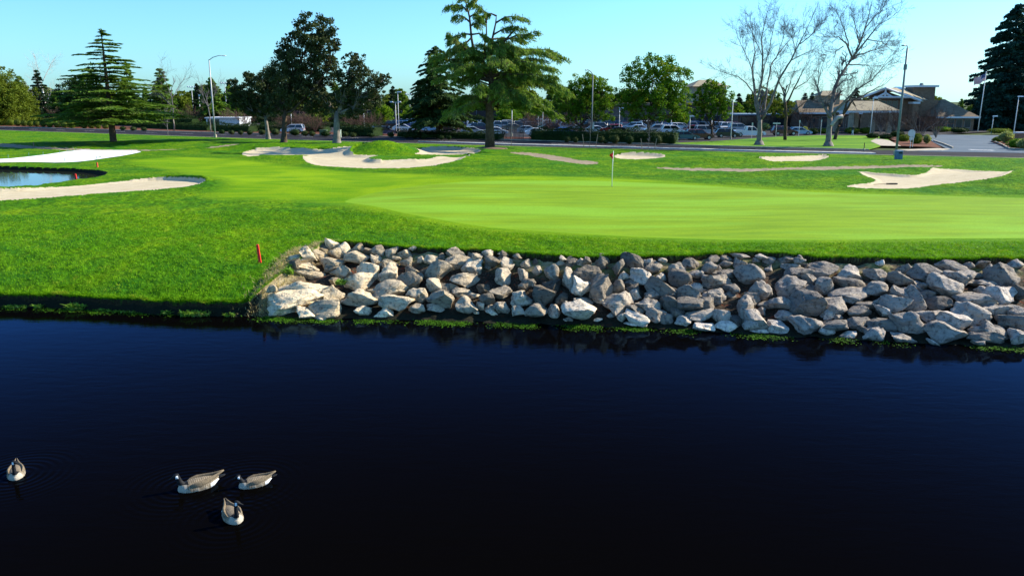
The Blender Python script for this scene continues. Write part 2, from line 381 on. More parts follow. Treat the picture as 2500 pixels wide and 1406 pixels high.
def sand_mat():
    t = NT('bunker_sand'); co = t.coord(); n = t.noise(co, 1.4, 5, .6); f = t.noise(co, 12, 4, .7)
    c = t.mix(t.rng(n, .3, .7), (.47, .39, .25), (.58, .50, .34)); c = t.mix(t.rng(f, .3, .6, .35, 0), c, (.30, .24, .15))
    rk = t.a('ShaderNodeTexWave', wave_type='RINGS'); t.l.new(co, rk.inputs[0]); rk.inputs['Scale'].default_value = 1.6; rk.inputs['Distortion'].default_value = 6
    return t.fin(c, .95, .1, t.math('ADD', f, t.math('MULTIPLY', rk.outputs['Fac'], .5)), .5, .03)
def soil_mat():
    t = NT('bank_soil'); co = t.coord(); n = t.noise(co, 2.6, 6, .7); f = t.noise(co, 16, 5, .7)
    c = t.mix(t.rng(n, .35, .65), (.010, .007, .005), (.045, .030, .018)); c = t.mix(t.rng(f, .5, .66), c, (.13, .095, .06))  # soil base kept near black, painting in the shade of the boulder gaps
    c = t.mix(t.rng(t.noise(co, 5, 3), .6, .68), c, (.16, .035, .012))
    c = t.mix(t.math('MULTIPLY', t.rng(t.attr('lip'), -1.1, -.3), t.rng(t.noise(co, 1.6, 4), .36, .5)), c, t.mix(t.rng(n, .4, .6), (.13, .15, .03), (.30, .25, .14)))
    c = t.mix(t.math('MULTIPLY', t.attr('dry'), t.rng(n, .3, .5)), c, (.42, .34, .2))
    c = t.mix(t.rng(t.attr('left'), .2, .8), c, (.012, .012, .006))  # left bank face painted near black as its shadow strip
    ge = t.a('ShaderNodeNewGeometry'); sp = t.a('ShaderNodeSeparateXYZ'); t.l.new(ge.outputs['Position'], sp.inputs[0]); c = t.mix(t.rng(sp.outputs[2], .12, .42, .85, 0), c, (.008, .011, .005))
    return t.fin(c, .9, .15, f, .8, .05)
def path_mat():
    t = NT('cart_path'); co = t.coord(); n = t.noise(co, 1.2, 5, .6); f = t.noise(co, 20, 3)
    return t.fin(t.mix(t.rng(f, .3, .7, 0, .3), t.mix(t.rng(n, .3, .7), (.23, .18, .115), (.33, .27, .18)), (.15, .12, .08)), .9, .1, f, .2, .01)
M_GRASS, M_GREEN, M_SAND, M_SOIL, M_PATH = grass_mat(), green_mat(), sand_mat(), soil_mat(), path_mat()
# dry field
lipd = np.abs(Yg-Ylip(Xg)); cpos = [P(640, 735, .5), P(665, 690, 1.0), P(690, 640, 1.4), P(730, 608, 1.55), P(790, 592, 1.65)]
dry = np.zeros_like(Xg)
for (a, b) in zip(cpos[:-1], cpos[1:]):
    for q in (0, .5, 1):
        cx = a[0]+(b[0]-a[0])*q; cy = a[1]+(b[1]-a[1])*q
        dry = np.maximum(dry, np.exp(-(((Xg-cx)/.62)**2+((Yg-cy)/.75)**2)))
dry = np.maximum(dry, .30*np.exp(-(lipd/.22)**2)*(Xg > -7))
soil = np.exp(-np.clip(Yg-Ylip(Xg), 0, 9)/.045)*(Yg > Ylip(Xg)-.2)
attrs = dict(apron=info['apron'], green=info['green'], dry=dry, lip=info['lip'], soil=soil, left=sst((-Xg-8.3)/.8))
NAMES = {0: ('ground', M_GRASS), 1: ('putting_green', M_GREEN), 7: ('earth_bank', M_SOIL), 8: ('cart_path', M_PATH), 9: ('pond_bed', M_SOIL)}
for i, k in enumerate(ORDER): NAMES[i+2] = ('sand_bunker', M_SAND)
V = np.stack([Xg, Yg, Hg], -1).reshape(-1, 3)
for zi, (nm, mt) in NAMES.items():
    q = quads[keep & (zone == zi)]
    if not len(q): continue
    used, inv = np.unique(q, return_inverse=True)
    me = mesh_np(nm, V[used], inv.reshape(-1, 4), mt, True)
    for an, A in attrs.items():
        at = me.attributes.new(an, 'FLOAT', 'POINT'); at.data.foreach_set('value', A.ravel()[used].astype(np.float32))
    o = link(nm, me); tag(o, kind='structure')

# ---------------------------------------------------------------- water
GEESE = [(*P(a, b, 0)[:2], 1) for a, b in ((450, 1188), (595, 1182), (568, 1268), (40, 1160))]
def water_mat():
    t = NT('pond_water'); co = t.coord()
    n = t.noise(t.map(co, (.8, 2.2, 1), (0, 0, .12)), 1.6, 3, .5, .3); n2 = t.noise(t.map(co, (1, 3, 1), (0, 0, -.1)), 7, 3, .5)
    h = t.math('ADD', t.math('MULTIPLY', n, 1.0), t.math('MULTIPLY', n2, .22))
    h = t.math('MULTIPLY', h, t.rng(t.noise(co, .16, 3), .35, .65, .35, 1.5))
    for gx, gy, ga in GEESE:      # rings spreading from each swimming bird
        vm = t.a('ShaderNodeVectorMath', operation='DISTANCE'); t.l.new(co, vm.inputs[0]); vm.inputs[1].default_value = (gx, gy, 0); dd = vm.outputs['Value']
        rip = t.math('MULTIPLY', t.math('SINE', t.math('MULTIPLY', dd, 42)), t.rng(dd, .25, 1.5, .5, 0)); h = t.math('ADD', h, rip)
    bp = t.a('ShaderNodeBump'); bp.inputs['Strength'].default_value = .35; bp.inputs['Distance'].default_value = .012; t.l.new(h, bp.inputs['Height'])
    fr = t.a('ShaderNodeFresnel'); fr.inputs[0].default_value = 1.33; t.l.new(bp.outputs[0], fr.inputs['Normal'])
    fac = t.math('MULTIPLY', t.math('POWER', fr.outputs[0], 2.8), 6.4)
    t.fin((.0014, .0012, .0010), .6, 0)
    g = t.a('ShaderNodeBsdfGlossy'); g.inputs['Roughness'].default_value = .03; g.inputs['Color'].default_value = (.20, .46, .92, 1); t.l.new(bp.outputs[0], g.inputs['Normal'])
    ms = t.a('ShaderNodeMixShader'); t.l.new(fac, ms.inputs[0]); t.l.new(t.b.outputs[0], ms.inputs[1]); t.l.new(g.outputs[0], ms.inputs[2]); t.l.new(ms.outputs[0], t.out.inputs[0])
    return t.m
M_WATER = water_mat()
m = MB(); m.add([(-60, -30, 0), (60, -30, 0), (60, 31, 0), (-60, 31, 0)], [(0, 1, 2, 3)])
tag(m.build('water', M_WATER), kind='structure')
m = MB(); m.add([(-80, -30, -1.5), (80, -30, -1.5), (80, 24, -1.5), (-80, 24, -1.5)], [(0, 1, 2, 3)])
tag(m.build('lake_bed', M_SOIL), kind='structure')
tw = NT('small_pond_water'); cw = tw.coord(); nw = tw.noise(tw.map(cw, (.6, 2, 1)), 1.2, 3)
tw.fin((.02, .022, .014), .04, .5, nw, .05, .02); M_WATER2 = tw.m
wz = 1.5-.75
pc = POND.mean(0); big = pc+(POND-pc)*1.01
wz = float(np.percentile(height(*(pc+(POND-pc)*1.03).T), 20))-.30
m = MB(); m.add([(x, y, wz) for x, y in big], [tuple(range(len(big)))])
tag(m.build('water', M_WATER2), kind='structure')
# ================================================================ road, car park, lawns beyond
def strip(name, pa, pb, z, mat, sub=1, kind='structure', **k):
    pa = np.asarray(pa); pb = np.asarray(pb); n = len(pa); m = MB()
    m.add([(x, y, z) for x, y in pa]+[(x, y, z) for x, y in pb], [(i, i+1, n+i+1, n+i) for i in range(n-1)])
    o = m.build(name, mat); tag(o, kind=kind, **k); return o
def slab(name, poly, z, mat, th=.14, kind='structure'):
    n = len(poly); m = MB()
    m.add([(x, y, z) for x, y in poly]+[(x, y, z-th) for x, y in poly], [tuple(range(n))]+[(i, n+i, n+(i+1) % n, (i+1) % n) for i in range(n)])
    o = m.build(name, mat); tag(o, kind=kind); return o
def asphalt(name, a, b, sc=1.5):
    t = NT(name); co = t.coord(); n = t.noise(co, .25, 4); f = t.noise(co, 8, 3)
    return t.fin(t.mix(t.rng(f, .3, .7, 0, .35), t.mix(t.rng(n, .35, .65), a, b), tuple(q*1.5 for q in b)), .9, .08, f, .3, .01)
M_ROAD = asphalt('road_asphalt', (.012, .012, .015), (.026, .024, .028)); M_LOT = asphalt('lot_asphalt', (.028, .028, .031), (.048, .046, .048))
M_DRIVE = asphalt('driveway_asphalt', (.07, .10, .13), (.11, .14, .17)); M_CONC = plain('concrete', (.42, .37, .29), .9, .1)
M_WHITE = plain('white_road_paint', (.75, .75, .75), .7, .2); M_MULCH = plain('red_mulch', (.13, .05, .028), .95, .1, 0, .4, 4)
M_FARG = plain('far_ground', (.05, .075, .02), .95, .1, 0, .4, .05)
def lawn_mat():
    t = NT('far_lawn'); co = t.coord(); n = t.noise(t.map(co, (.3, 1, 1)), .35, 3); f = t.noise(co, 3, 4, .7)
    c = t.mix(t.rng(n, .38, .62), (.06, .18, .003), (.16, .30, .004)); return t.fin(t.mix(t.rng(f, .3, .6, .5, 0), c, (.03, .10, .002)), .9, .1, f, .6, .05)
M_LAWN = lawn_mat()
xs = np.linspace(-170, 92, 60)
rn = [(x, Ynear(x)+.05) for x in xs]; rf = [(x, Yfar(x)) for x in xs]
slab('ground', [(-1500, 24), (-1500, 3200), (1500, 3200), (1500, 24), (260, 24), (260, 60), (95, 66)]+[(x, Ynear(x)+.5) for x in xs[::-1]]+[(-260, 230), (-260, 24)], .50, M_FARG, .1)
strip('road', rn, rf, .72, M_ROAD)
# near kerb and far kerb are real steps
def kerb(name, line, w, z, mat):
    m = MB(); n = len(line)
    vs = [(x, y, z) for x, y in line]+[(x, y+w, z) for x, y in line]+[(x, y, z-.2) for x, y in line]+[(x, y+w, z-.2) for x, y in line]
    m.add(vs, [(i, i+1, n+i+1, n+i) for i in range(n-1)]+[(2*n+i, 2*n+i+1, i+1, i) for i in range(n-1)]+[(n+i, n+i+1, 3*n+i+1, 3*n+i) for i in range(n-1)])
    o = m.build(name, mat); tag(o, kind='structure'); return o
kerb('kerb', [(x, y-.42) for x, y in rn], .3, .875, M_CONC)
P_ = lambda x, y, z=.85: P(x, y, z)[:2]
xe = P_(2215, 366)[0]; xe2 = P_(2470, 371)[0]
seg = [p for p in rf if p[0] < xe-2]
kerb('kerb', seg, .3, .86, M_CONC)
kerb('kerb', [p for p in rf if p[0] > xe2+2], .3, .86, M_CONC)
# lane lines: edge line and centre line, slightly above the asphalt
def line_on_road(frac, x0, x1, w=.14, dash=None):
    q = np.arange(x0, x1, .5 if not dash else dash)
    for i, x in enumerate(q[:-1]):
        pass
    f = lambda x, d: (x, (Ynear(x)*(1-frac)+Yfar(x)*frac)+d)
    m = MB()
    xs_ = np.arange(x0, x1, 1.0)
    if dash: runs = [np.array([a, a+3.0]) for a in np.arange(x0, x1, dash)]
    else: runs = [xs_]
    for rr in runs:
        n = len(rr); m.add([(*f(x, 0), .726) for x in rr]+[(*f(x, w), .726) for x in rr], [(i, i+1, n+i+1, n+i) for i in range(n-1)])
    return m
M_MED = plain('pale_median_concrete', (.55, .53, .50), .85, .1)
mx_ = np.arange(P_(1010, 349)[0], P_(2106, 368)[0], 1.0); yc_ = [Ynear(x)*.68+Yfar(x)*.32 for x in mx_]; hw_ = np.clip((mx_-mx_[0])/9, .08, 1)*.62; n_ = len(mx_)
m = MB(); vs_ = []
for x, y, w in zip(mx_, yc_, hw_): vs_ += [(x, y-w, .70), (x, y-w, .86), (x, y+w, .86), (x, y+w, .70)]
m.add(vs_, [(i*4+k, i*4+4+k, i*4+5+k, i*4+1+k) for i in range(n_-1) for k in range(3)]+[(0, 1, 2, 3), (n_*4-1, n_*4-2, n_*4-3, n_*4-4)]); tag(m.build('median', M_MED), kind='structure')
tag(line_on_road(.62, -120, 45, .16, 9).build('road_marking', M_WHITE), kind='structure')
tag(line_on_road(.05, -150, -2, .16).build('road_marking', plain('worn_kerb_paint', (.3, .28, .25), .9, .1)), kind='structure')
# planting strip with mulch, left and middle
xm = P_(1660, 352)[0]
L1 = [p for p in rf if p[0] < xm]; L1 = [(x, y+.3) for x, y in L1]
dep = lambda x: np.interp(x, [-170, -70, -26, 20, 30], [30, 13, 10, 8.5, 7])
slab('planting_bed', L1+[(x, y+dep(x)) for x, y in L1[::-1]], .845, M_MULCH)
# lawn on the right
xw = P_(2205, 366)[0]
L2 = [(x, y+.3) for x, y in rf if xm <= x < xw]
back = [P_(2150, 333), P_(2080, 331), P_(2000, 331), P_(1900, 334), P_(1760, 344), P_(1640, 350)]
slab('lawn', L2+[P_(2190, 345)]+back, .85, M_LAWN)
slab('pavement', [P_(2195, 364.5), P_(2290, 361), P_(2320, 363), P_(2300, 366), P_(2215, 367.5)], .80, M_CONC)
slab('path', [P_(2140, 338), P_(2170, 343), P_(2200, 357), P_(2150, 356), P_(2125, 345)], .862, M_CONC, .02)
slab('driveway', [P_(2240, 368), P_(2500, 372), P_(2900, 378), P_(2900, 330), P_(2560, 331), P_(2300, 328), P_(2262, 330), P_(2278, 346), P_(2312, 362)], .76, M_DRIVE, .05)
slab('planting_bed', [P_(2195, 356), P_(2270, 359), P_(2300, 361), P_(2275, 346), P_(2255, 335), P_(2160, 335), P_(2175, 345)], .85, M_MULCH)
slab('planting_bed', [P_(2420, 345), P_(2465, 363), P_(2500, 366), P_(2900, 370), P_(2900, 340), P_(2500, 338), P_(2440, 340)], .88, M_MULCH)
slab('car_park', [(-175, 214), (-75, 184), (-30, 160.5), (20, 131), P_(1640, 351), P_(1760, 345), P_(1900, 335), P_(2000, 332), P_(2080, 332), P_(2150, 334), P_(2240, 330), (150, 210), (150, 330), (-230, 330)], .74, M_LOT, .05)
# ================================================================ boulders
RA = [(865,150,140,110,9),(795,185,100,70,4),(1000,190,130,110,8),(640,215,200,90,7),(580,280,250,95,8),(760,250,190,85,5),(920,225,130,110,6),(1115,170,100,80,5),(1220,205,180,75,4),(1320,200,120,70,5),(1420,215,130,80,6),(1545,230,140,90,6),(600,350,260,75,7),(860,330,230,120,6),(1110,270,220,110,6),(1290,270,110,70,6),(1465,275,90,50,5),(690,415,350,115,6),(960,400,190,130,6),(1200,380,230,130,8),(1400,320,190,90,5),(1580,310,130,90,5),(1690,290,90,60,6),(1410,420,200,150,7),(1600,385,160,70,4),(1825,400,300,190,5),(1795,290,140,80,7),(1890,260,90,80,4),(2025,230,190,90,5),(2030,310,240,110,5),(2200,240,120,60,6),(2320,225,110,50,7),(2450,225,100,30,8),(2450,265,110,40,5),(2180,355,200,110,8),(2350,320,140,110,4),(2100,460,260,130,6),(2440,440,160,140,6),(590,560,470,210,8),(500,690,520,200,9),(320,550,90,65,6),(900,490,130,80,5),(1130,500,300,150,8),(1600,490,240,150,4),(875,600,200,130,7),(1140,640,340,140,7),(1240,590,180,90,5),(1410,560,270,160,6),(1680,600,210,160,7),(1820,530,170,120,7),(1980,530,130,60,5),(1890,650,250,170,5),(2060,580,180,100,6),(2290,550,140,70,2),(2420,590,200,130,5),(2200,615,130,50,7),(880,725,380,135,6),(640,785,230,70,9),(1180,740,190,75,8),(1460,680,300,130,7),(1370,775,190,75,9),(1680,745,180,110,6),(1810,720,190,65,7),(2110,710,190,130,6),(2240,705,80,100,8),(2330,655,170,120,3),(2330,730,100,50,5),(2430,720,120,100,5),(1150,780,70,30,9),(2210,770,90,30,9),(2360,770,110,30,9),(800,825,110,30,9)]
RB = [(320,105,90,60,4),(215,190,110,130,7),(390,170,100,80,6),(370,270,120,120,6),(490,160,60,60,2),(680,175,150,90,7),(640,240,130,140,5),(730,125,70,60,6),(820,150,160,80,4),(770,310,130,200,6),(835,210,50,50,8),(955,135,80,60,4),(950,260,240,150,3),(1075,190,210,160,4),(1235,210,130,140,4),(1390,160,220,150,3),(1510,165,110,100,7),(1580,200,200,120,4),(1660,130,90,40,6),(1770,210,180,100,5),(1470,290,200,130,7),(1300,280,110,90,7),(1640,280,110,60,7),(1930,170,170,110,4),(1850,300,240,130,3),(1980,250,140,80,6),(2080,220,150,110,5),(2100,140,150,80,4),(2230,120,140,60,4),(2390,90,180,50,5),(2230,170,120,60,4),(2360,170,130,100,5),(2240,260,220,90,4),(420,350,160,90,4),(610,350,80,40,9),(640,390,170,100,2),(885,390,200,180,9),(1090,390,250,210,4),(1250,370,120,180,4),(1380,360,140,90,4),(1390,440,120,80,7),(1640,380,250,130,4),(1530,470,160,90,5),(2140,340,320,120,5),(2310,410,170,90,4),(330,490,240,150,7),(550,480,210,180,3),(730,510,120,120,2),(900,500,220,70,6),(1080,510,120,50,6),(1870,440,270,160,4),(2010,410,110,40,5),(2170,470,170,160,5),(1715,520,200,140,3),(2060,520,180,140,4),(930,600,360,140,8),(1260,550,300,180,6),(1540,550,230,150,6),(1920,560,280,130,4),(500,610,210,120,5),(320,600,140,90,6),(170,570,130,100,6),(60,580,100,50,5),(660,600,130,120,7),(1420,600,180,80,4),(1780,620,150,80,4),(1600,640,190,110,5),(2010,640,240,110,6),(2190,640,200,130,6),(90,615,120,35,9),(1280,660,80,80,7),(1450,670,260,80,8),(1680,650,150,90,4),(2350,700,130,80,2),(1880,695,190,80,7),(2040,755,200,80,9),(2250,745,220,80,9),(1370,720,120,20,9),(1060,685,80,30,9),(770,685,60,20,9)]
RC = [(160,130,70,50,5),(280,120,130,80,5),(190,90,130,30,6),(425,115,140,70,4),(540,120,90,50,5),(630,140,100,40,5),(140,260,280,170,5),(470,190,170,60,5),(600,180,90,50,3),(550,240,280,100,4),(760,210,270,110,4),(985,240,220,100,6),(1215,260,210,110,5),(1240,155,60,50,8),(1450,195,160,90,4),(1630,175,130,50,5),(1655,270,250,150,4),(1860,190,250,90,5),(1990,180,110,60,4),(2140,170,180,60,4),(2260,250,310,170,4),(2420,170,110,80,6),(1430,300,200,130,4),(1920,300,250,170,5),(2090,260,120,50,5),(1000,330,300,90,4),(180,400,200,150,5),(430,370,290,190,5),(640,300,170,90,5),(600,390,160,80,4),(770,370,170,150,5),(1190,390,220,120,5),(980,430,320,120,5),(1590,370,120,80,4),(1800,370,240,180,6),(2150,330,280,80,5),(2260,450,340,170,7),(2440,430,150,150,2),(1400,430,260,150,5),(1540,490,200,180,5),(1660,430,190,80,4),(140,470,150,100,4),(320,510,240,110,5),(580,530,280,220,4),(830,520,240,150,5),(1120,510,180,60,4),(1340,510,230,140,5),(60,550,160,190,5),(200,570,150,70,5),(1060,580,220,110,4),(1290,580,220,80,8),(1790,510,230,100,3),(2050,490,300,130,5),(2250,560,220,110,6),(2430,590,180,110,5),(2050,600,300,140,6),(1690,620,220,90,6),(1900,670,260,170,7),(430,590,90,60,5),(400,610,130,60,6),(150,640,190,180,6),(780,600,110,80,7),(880,620,110,50,5),(560,680,300,130,5),(860,700,270,90,4),(1050,660,270,80,4),(1220,690,240,90,4),(1460,680,260,170,5),(1780,740,400,150,5),(2210,740,280,140,5),(2400,670,260,120,4),(2160,800,260,90,4),(2450,790,180,110,6),(330,700,190,80,7),(780,740,130,70,7),(1210,770,220,100,6),(965,775,160,50,8),(210,740,200,30,9),(1440,800,200,70,5),(1720,855,130,40,7),(20,660,80,60,4),(1110,730,140,50,3)]
def conv(L, ox, oy, s): return [(ox+a/s, oy+b/s, w/s, h/s, t) for a, b, w, h, t in L]
ROCKS = conv(RA, 580, 560, 3.788)+conv(RB, 1180, 600, 3.788)+conv(RC, 1800, 600, 3.571)
def rock_mat():
    t = NT('weathered_boulder'); co = t.coord(); oi = t.a('ShaderNodeObjectInfo')
    n = t.noise(co, 1.3, 6, .65); f = t.noise(co, 7, 6, .7); st = t.noise(t.map(co, (.6, .6, 4), (.3, .2, 0)), 2.5, 4, .6, .8)
    c = t.mix(t.rng(n, .3, .7), (.60, .60, .62), (1.12, 1.05, .93))
    c = t.mix(t.rng(st, .42, .58, .0, .45), c, (1.25, 1.16, 1.0)); c = t.mix(t.rng(f, .34, .50, .85, 0), c, (.16, .15, .145))
    c = t.mix(t.rng(t.noise(co, 2.3, 4), .60, .70, 0, .5), c, (1.35, 1.1, .62))
    c = t.mix(1.0, c, oi.outputs['Color'], 'MULTIPLY')
    ge = t.a('ShaderNodeNewGeometry'); sp = t.a('ShaderNodeSeparateXYZ'); t.l.new(ge.outputs['Position'], sp.inputs[0])
    wet = t.rng(t.math('ADD', sp.outputs[2], t.math('MULTIPLY', n, .12)), .06, .14, 1, 0); c = t.mix(wet, c, (.02, .025, .012))
    h = t.math('ADD', t.math('MULTIPLY', f, .6), t.math('MULTIPLY', st, .7))
    return t.fin(c, .9, .15, h, 1.0, .15)
M_ROCK = rock_mat()
def ico(n):
    bm = bmesh.new(); bmesh.ops.create_icosphere(bm, subdivisions=n, radius=1)
    v = np.array([x.co[:] for x in bm.verts]); f = np.array([[q.index for q in x.verts] for x in bm.faces]); bm.free(); return v, f
ICO = {2: ico(2), 3: ico(3), 4: ico(4)}
def rock_mesh(name, dims, seed, lod=3, mat=None):
    R = np.random.default_rng(seed); v, f = ICO[lod]; p = v*1.18
    for k in range(R.integers(11, 17)):
        n = R.normal(size=3); n /= np.linalg.norm(n); d = R.uniform(.42, .82)
        q = p@n-d; p = p-np.outer(np.clip(q, 0, None)*.985, n)
    for k in range(10):
        w = R.normal(size=3); s = R.uniform(2, 5) if k < 4 else R.uniform(6, 15); a = .035 if k < 4 else .014
        p = p+v*(a*np.sin(p@w*s+R.uniform(0, 6)))[:, None]
    p = p+v*(R.normal(size=len(p))*.006)[:, None]
    p = p/np.abs(p).max(0)*np.array(dims)/2
    return mesh_np(name, p, f, mat or M_ROCK, False)
SIZEW = ['small', 'medium', 'large', 'huge']
def tone(t, R, px):
    wm = np.interp(px, [650, 1300, 1900], [1.0, .55, .12])
    v = {2: .12, 3: .16, 4: .23, 5: .32, 6: .42, 7: .52, 8: .63, 9: .76}[t]*R.uniform(.92, 1.08)
    v *= 1.08; return (v*(1.03+.14*wm), v*(.95+.04*wm), v*(.90-.22*wm), 1)
SECT = [(660, 860, "at bank's left corner"), (860, 1120, 'near left corner'), (1120, 1400, 'left of the flagstick'), (1400, 1640, 'below the flagstick'), (1640, 1920, 'right of the flagstick'), (1920, 2210, "near bank's right end"), (2210, 2600, "at bank's right end")]
WORDS = ['first', 'second', 'third', 'fourth', 'fifth', 'sixth', 'seventh', 'eighth', 'ninth', 'tenth', 'eleventh', 'twelfth', 'thirteenth', 'fourteenth', 'fifteenth']
binned = {}
ROCKS.sort(key=lambda q: q[0])
lipx = [a[0] for a in LIPR]; lipy = [a[1] for a in LIPR]; tox = [a[0] for a in TOE]; toy = [a[1] for a in TOE]
for i, (x, y, w, h, tn) in enumerate(ROCKS):
    R = np.random.default_rng(1000+i)
    g = ground(x, min(y+.22*h, np.interp(x, tox, toy)-1)); Y = g[1]
    k = mpp(Y, g[2]); dims = (w*k*1.20, (w*.6+h*1.0)*k, h*k*1.42)
    c = W(x, y+.02*h, Y+.0*dims[1])
    o = link('boulder', rock_mesh('boulder', dims, 50+i, 4 if w > 40 else 3), None, c)
    o.rotation_euler = (R.uniform(-.2, .2), R.uniform(-.16, .16)+(.25 if w > 1.9*h and R.random() < .4 else 0), R.uniform(-.35, .35))
    col = tone(tn, R, x); o.color = col
    vt = (y-np.interp(x, lipx, lipy))/(np.interp(x, tox, toy)-np.interp(x, lipx, lipy))
    row = 'under the turf lip' if vt < .24 else 'on upper slope' if vt < .46 else 'at mid slope' if vt < .66 else 'above the waterline row' if vt < .84 else 'at the waterline'
    sz = 'huge' if w > 82 else 'large' if w > 58 else 'medium' if w > 36 else 'small'
    cn = ('chalky white' if tn == 9 else 'pale' if tn >= 7 else 'mid-toned' if tn >= 5 else 'dark')+(' tan' if x < 1500 and tn < 9 else ' grey' if tn < 9 else '')
    se = next(s for a, b, s in SECT if x < b)
    asp = 'flat boulder' if w > 2.6*h else 'wide boulder' if w > 1.5*h else 'upright boulder' if w < h*1.02 else 'blocky boulder'
    key = f'{sz} {cn} {asp} {row} {se}'
    binned.setdefault(key, []).append(o)
for key, L_ in binned.items():
    for j, o in enumerate(L_):
        lab = key
        if len(L_) > 1: lab = f'{WORDS[j]} from left {key}' 
        tag(o, lab, 'boulder', 'boulders piled on the pond bank')
# small stones wedged in the gaps, and rubble under the lip
R = np.random.default_rng(5)
nfill = 300-len(ROCKS)-4; k_ = 0
while k_ < nfill:
    x = R.uniform(690, 2500); a = np.interp(x, lipx, lipy); b = np.interp(x, tox, toy)
    y = R.uniform(a+6, b-4); g = ground(x, y, 4); s = R.uniform(.25, .6); k_ += 1
    o = link('small_stone', rock_mesh('small_stone', (s*1.3, s, s*.8), 900+k_, 3), None, g+np.array([0, .05, .04])); o.rotation_euler = (R.uniform(-.4, .4), R.uniform(-.4, .4), R.uniform(0, 6)); o.color = tone(int(R.integers(3, 8)), R, x)
    tag(o, 'small rough stone wedged in a gap between the larger boulders of the bank', 'stone', 'small stones between the boulders')

# ================================================================ weeds, tufts and algae
def blades(name, base, n, hgt, wid, lean, mat, seed=1, kind='stuff', **k):
    R = np.random.default_rng(seed); b = base; m = len(b)
    a = R.uniform(0, 2*PI, m); H = R.uniform(.5, 1, m)*hgt; dx = R.normal(0, lean, (m, 2))
    s = np.stack([np.cos(a), np.sin(a), 0*a], 1)*wid/2
    top = b+np.stack([dx[:, 0]*H, dx[:, 1]*H, H], 1); mid = b+np.stack([dx[:, 0]*H*.35, dx[:, 1]*H*.35, H*.6], 1)
    V = np.stack([b-s, b+s, mid+s*.8, mid-s*.8, top+s*.15, top-s*.15], 1).reshape(-1, 3)
    q = np.arange(m)[:, None]*6; Fq = np.concatenate([q+[0, 1, 2, 3], q+[3, 2, 4, 5]])
    o = link(name, mesh_np(name, V, Fq, mat)); tag(o, kind=kind, **k); return o
M_BLADE = foliage('grass_blades', (.055, .18, .002), (.14, .31, .004), 2, .3, (.24, .30, .02))
M_WEED = foliage('water_weed', (.08, .20, .02), (.22, .36, .05), 3, .3, (.34, .36, .18))
M_DRYB = foliage('dry_grass', (.28, .22, .09), (.42, .36, .18), 3, .3)
# fringe of turf hanging over the lip
n = 16000; xs = R.uniform(-19, 19, n); yy = Ylip(xs)+np.abs(R.normal(0, .10, n))
zz = height(xs, yy+.02); blades('grass_fringe', np.stack([xs, yy, zz-.02], 1), n, .13, .02, .9, M_BLADE, 3)
# tufts over the near rough, so that it reads as mown rough grass
n = 120000; uu = R.uniform(-.68, .68, n); yy = 25.8+14*R.random(n)**1.5; xs = uu*yy
zz, inf = height(xs, yy, True); kp = (inf['lip'] > .05) & (inf['apron'] > .15)
blades('rough_grass', np.stack([xs, yy, zz-.01], 1)[kp], n, .085, .022, .6, M_BLADE, 4)
n = 3000; t_ = R.integers(0, 4, n); q_ = R.random(n)
cp = np.array(cpos); bb = cp[t_]+(cp[t_+1]-cp[t_])*q_[:, None]; bb[:, :2] += R.normal(0, .35, (n, 2))
bb[:, 2] = height(bb[:, 0], bb[:, 1])-.01; blades('dry_grass', bb, n, .15, .02, .8, M_DRYB, 5)
# weeds growing on the cut bank at left, clumps seen as separate plants in the picture
def clump(px, py, n, s, hgt, lab, seed, mat=None, z=.05):
    R = np.random.default_rng(seed); c = P(px, py, z)
    if z < .1: c = np.array([c[0], float(Ytoe(c[0]))-.03, .0])
    b = np.stack([R.uniform(-1, 1, n)*s*1.3, R.normal(0, s*.2, n), 0*R.random(n)-.02], 1)
    a = R.uniform(0, 2*PI, n); H = R.uniform(.4, 1, n)*hgt; dx = R.normal(0, .55, (n, 2)); wid = .045
    sd_ = np.stack([np.cos(a), np.sin(a), 0*a], 1)*wid/2
    mid = b+np.stack([dx[:, 0]*H*.4, dx[:, 1]*H*.4, H*.7], 1); top = b+np.stack([dx[:, 0]*H, dx[:, 1]*H-.03, H*.9], 1)
    V = np.stack([b-sd_*.4, b+sd_*.4, mid+sd_*1.4, mid-sd_*1.4, top+sd_*.3, top-sd_*.3], 1).reshape(-1, 3)
    q = np.arange(n)[:, None]*6; o = link('waterside_weed', mesh_np('waterside_weed', V, np.concatenate([q+[0, 1, 2, 3], q+[3, 2, 4, 5]]), mat or M_WEED), None, c)
    tag(o, lab, 'plant', 'weeds along the cut bank'); return o
for i, (px, py, n, s, h, lab) in enumerate([(40, 748, 260, .30, .16, 'low green weed patch on the cut bank at the far left edge'), (105, 744, 50, .10, .22, 'small pale weed standing alone on the dark cut bank at left'),
    (195, 748, 170, .22, .30, 'tallest pale green weed clump on the left cut bank'), (262, 752, 60, .2, .14, 'low yellowish weeds right of the tallest weed clump'), (310, 755, 110, .35, .12, 'flat straggling weeds in the middle of the left cut bank'),
    (425, 752, 50, .12, .22, 'small weed clump just left of the bright weed row'), (505, 750, 230, .38, .26, 'widest bright weed row on the cut bank near the boulders'), (575, 758, 60, .15, .2, 'thin weeds at the bank corner beside the first boulders')]):
    clump(px, py, n, s, h, lab, 40+i)
clump(706, 670, 60, .10, .3, 'green grass tuft among the boulders at the left corner', 60, M_WEED, 1.0); clump(832, 694, 60, .12, .25, 'small green tuft growing between pale boulders mid slope', 61, M_WEED, .8)
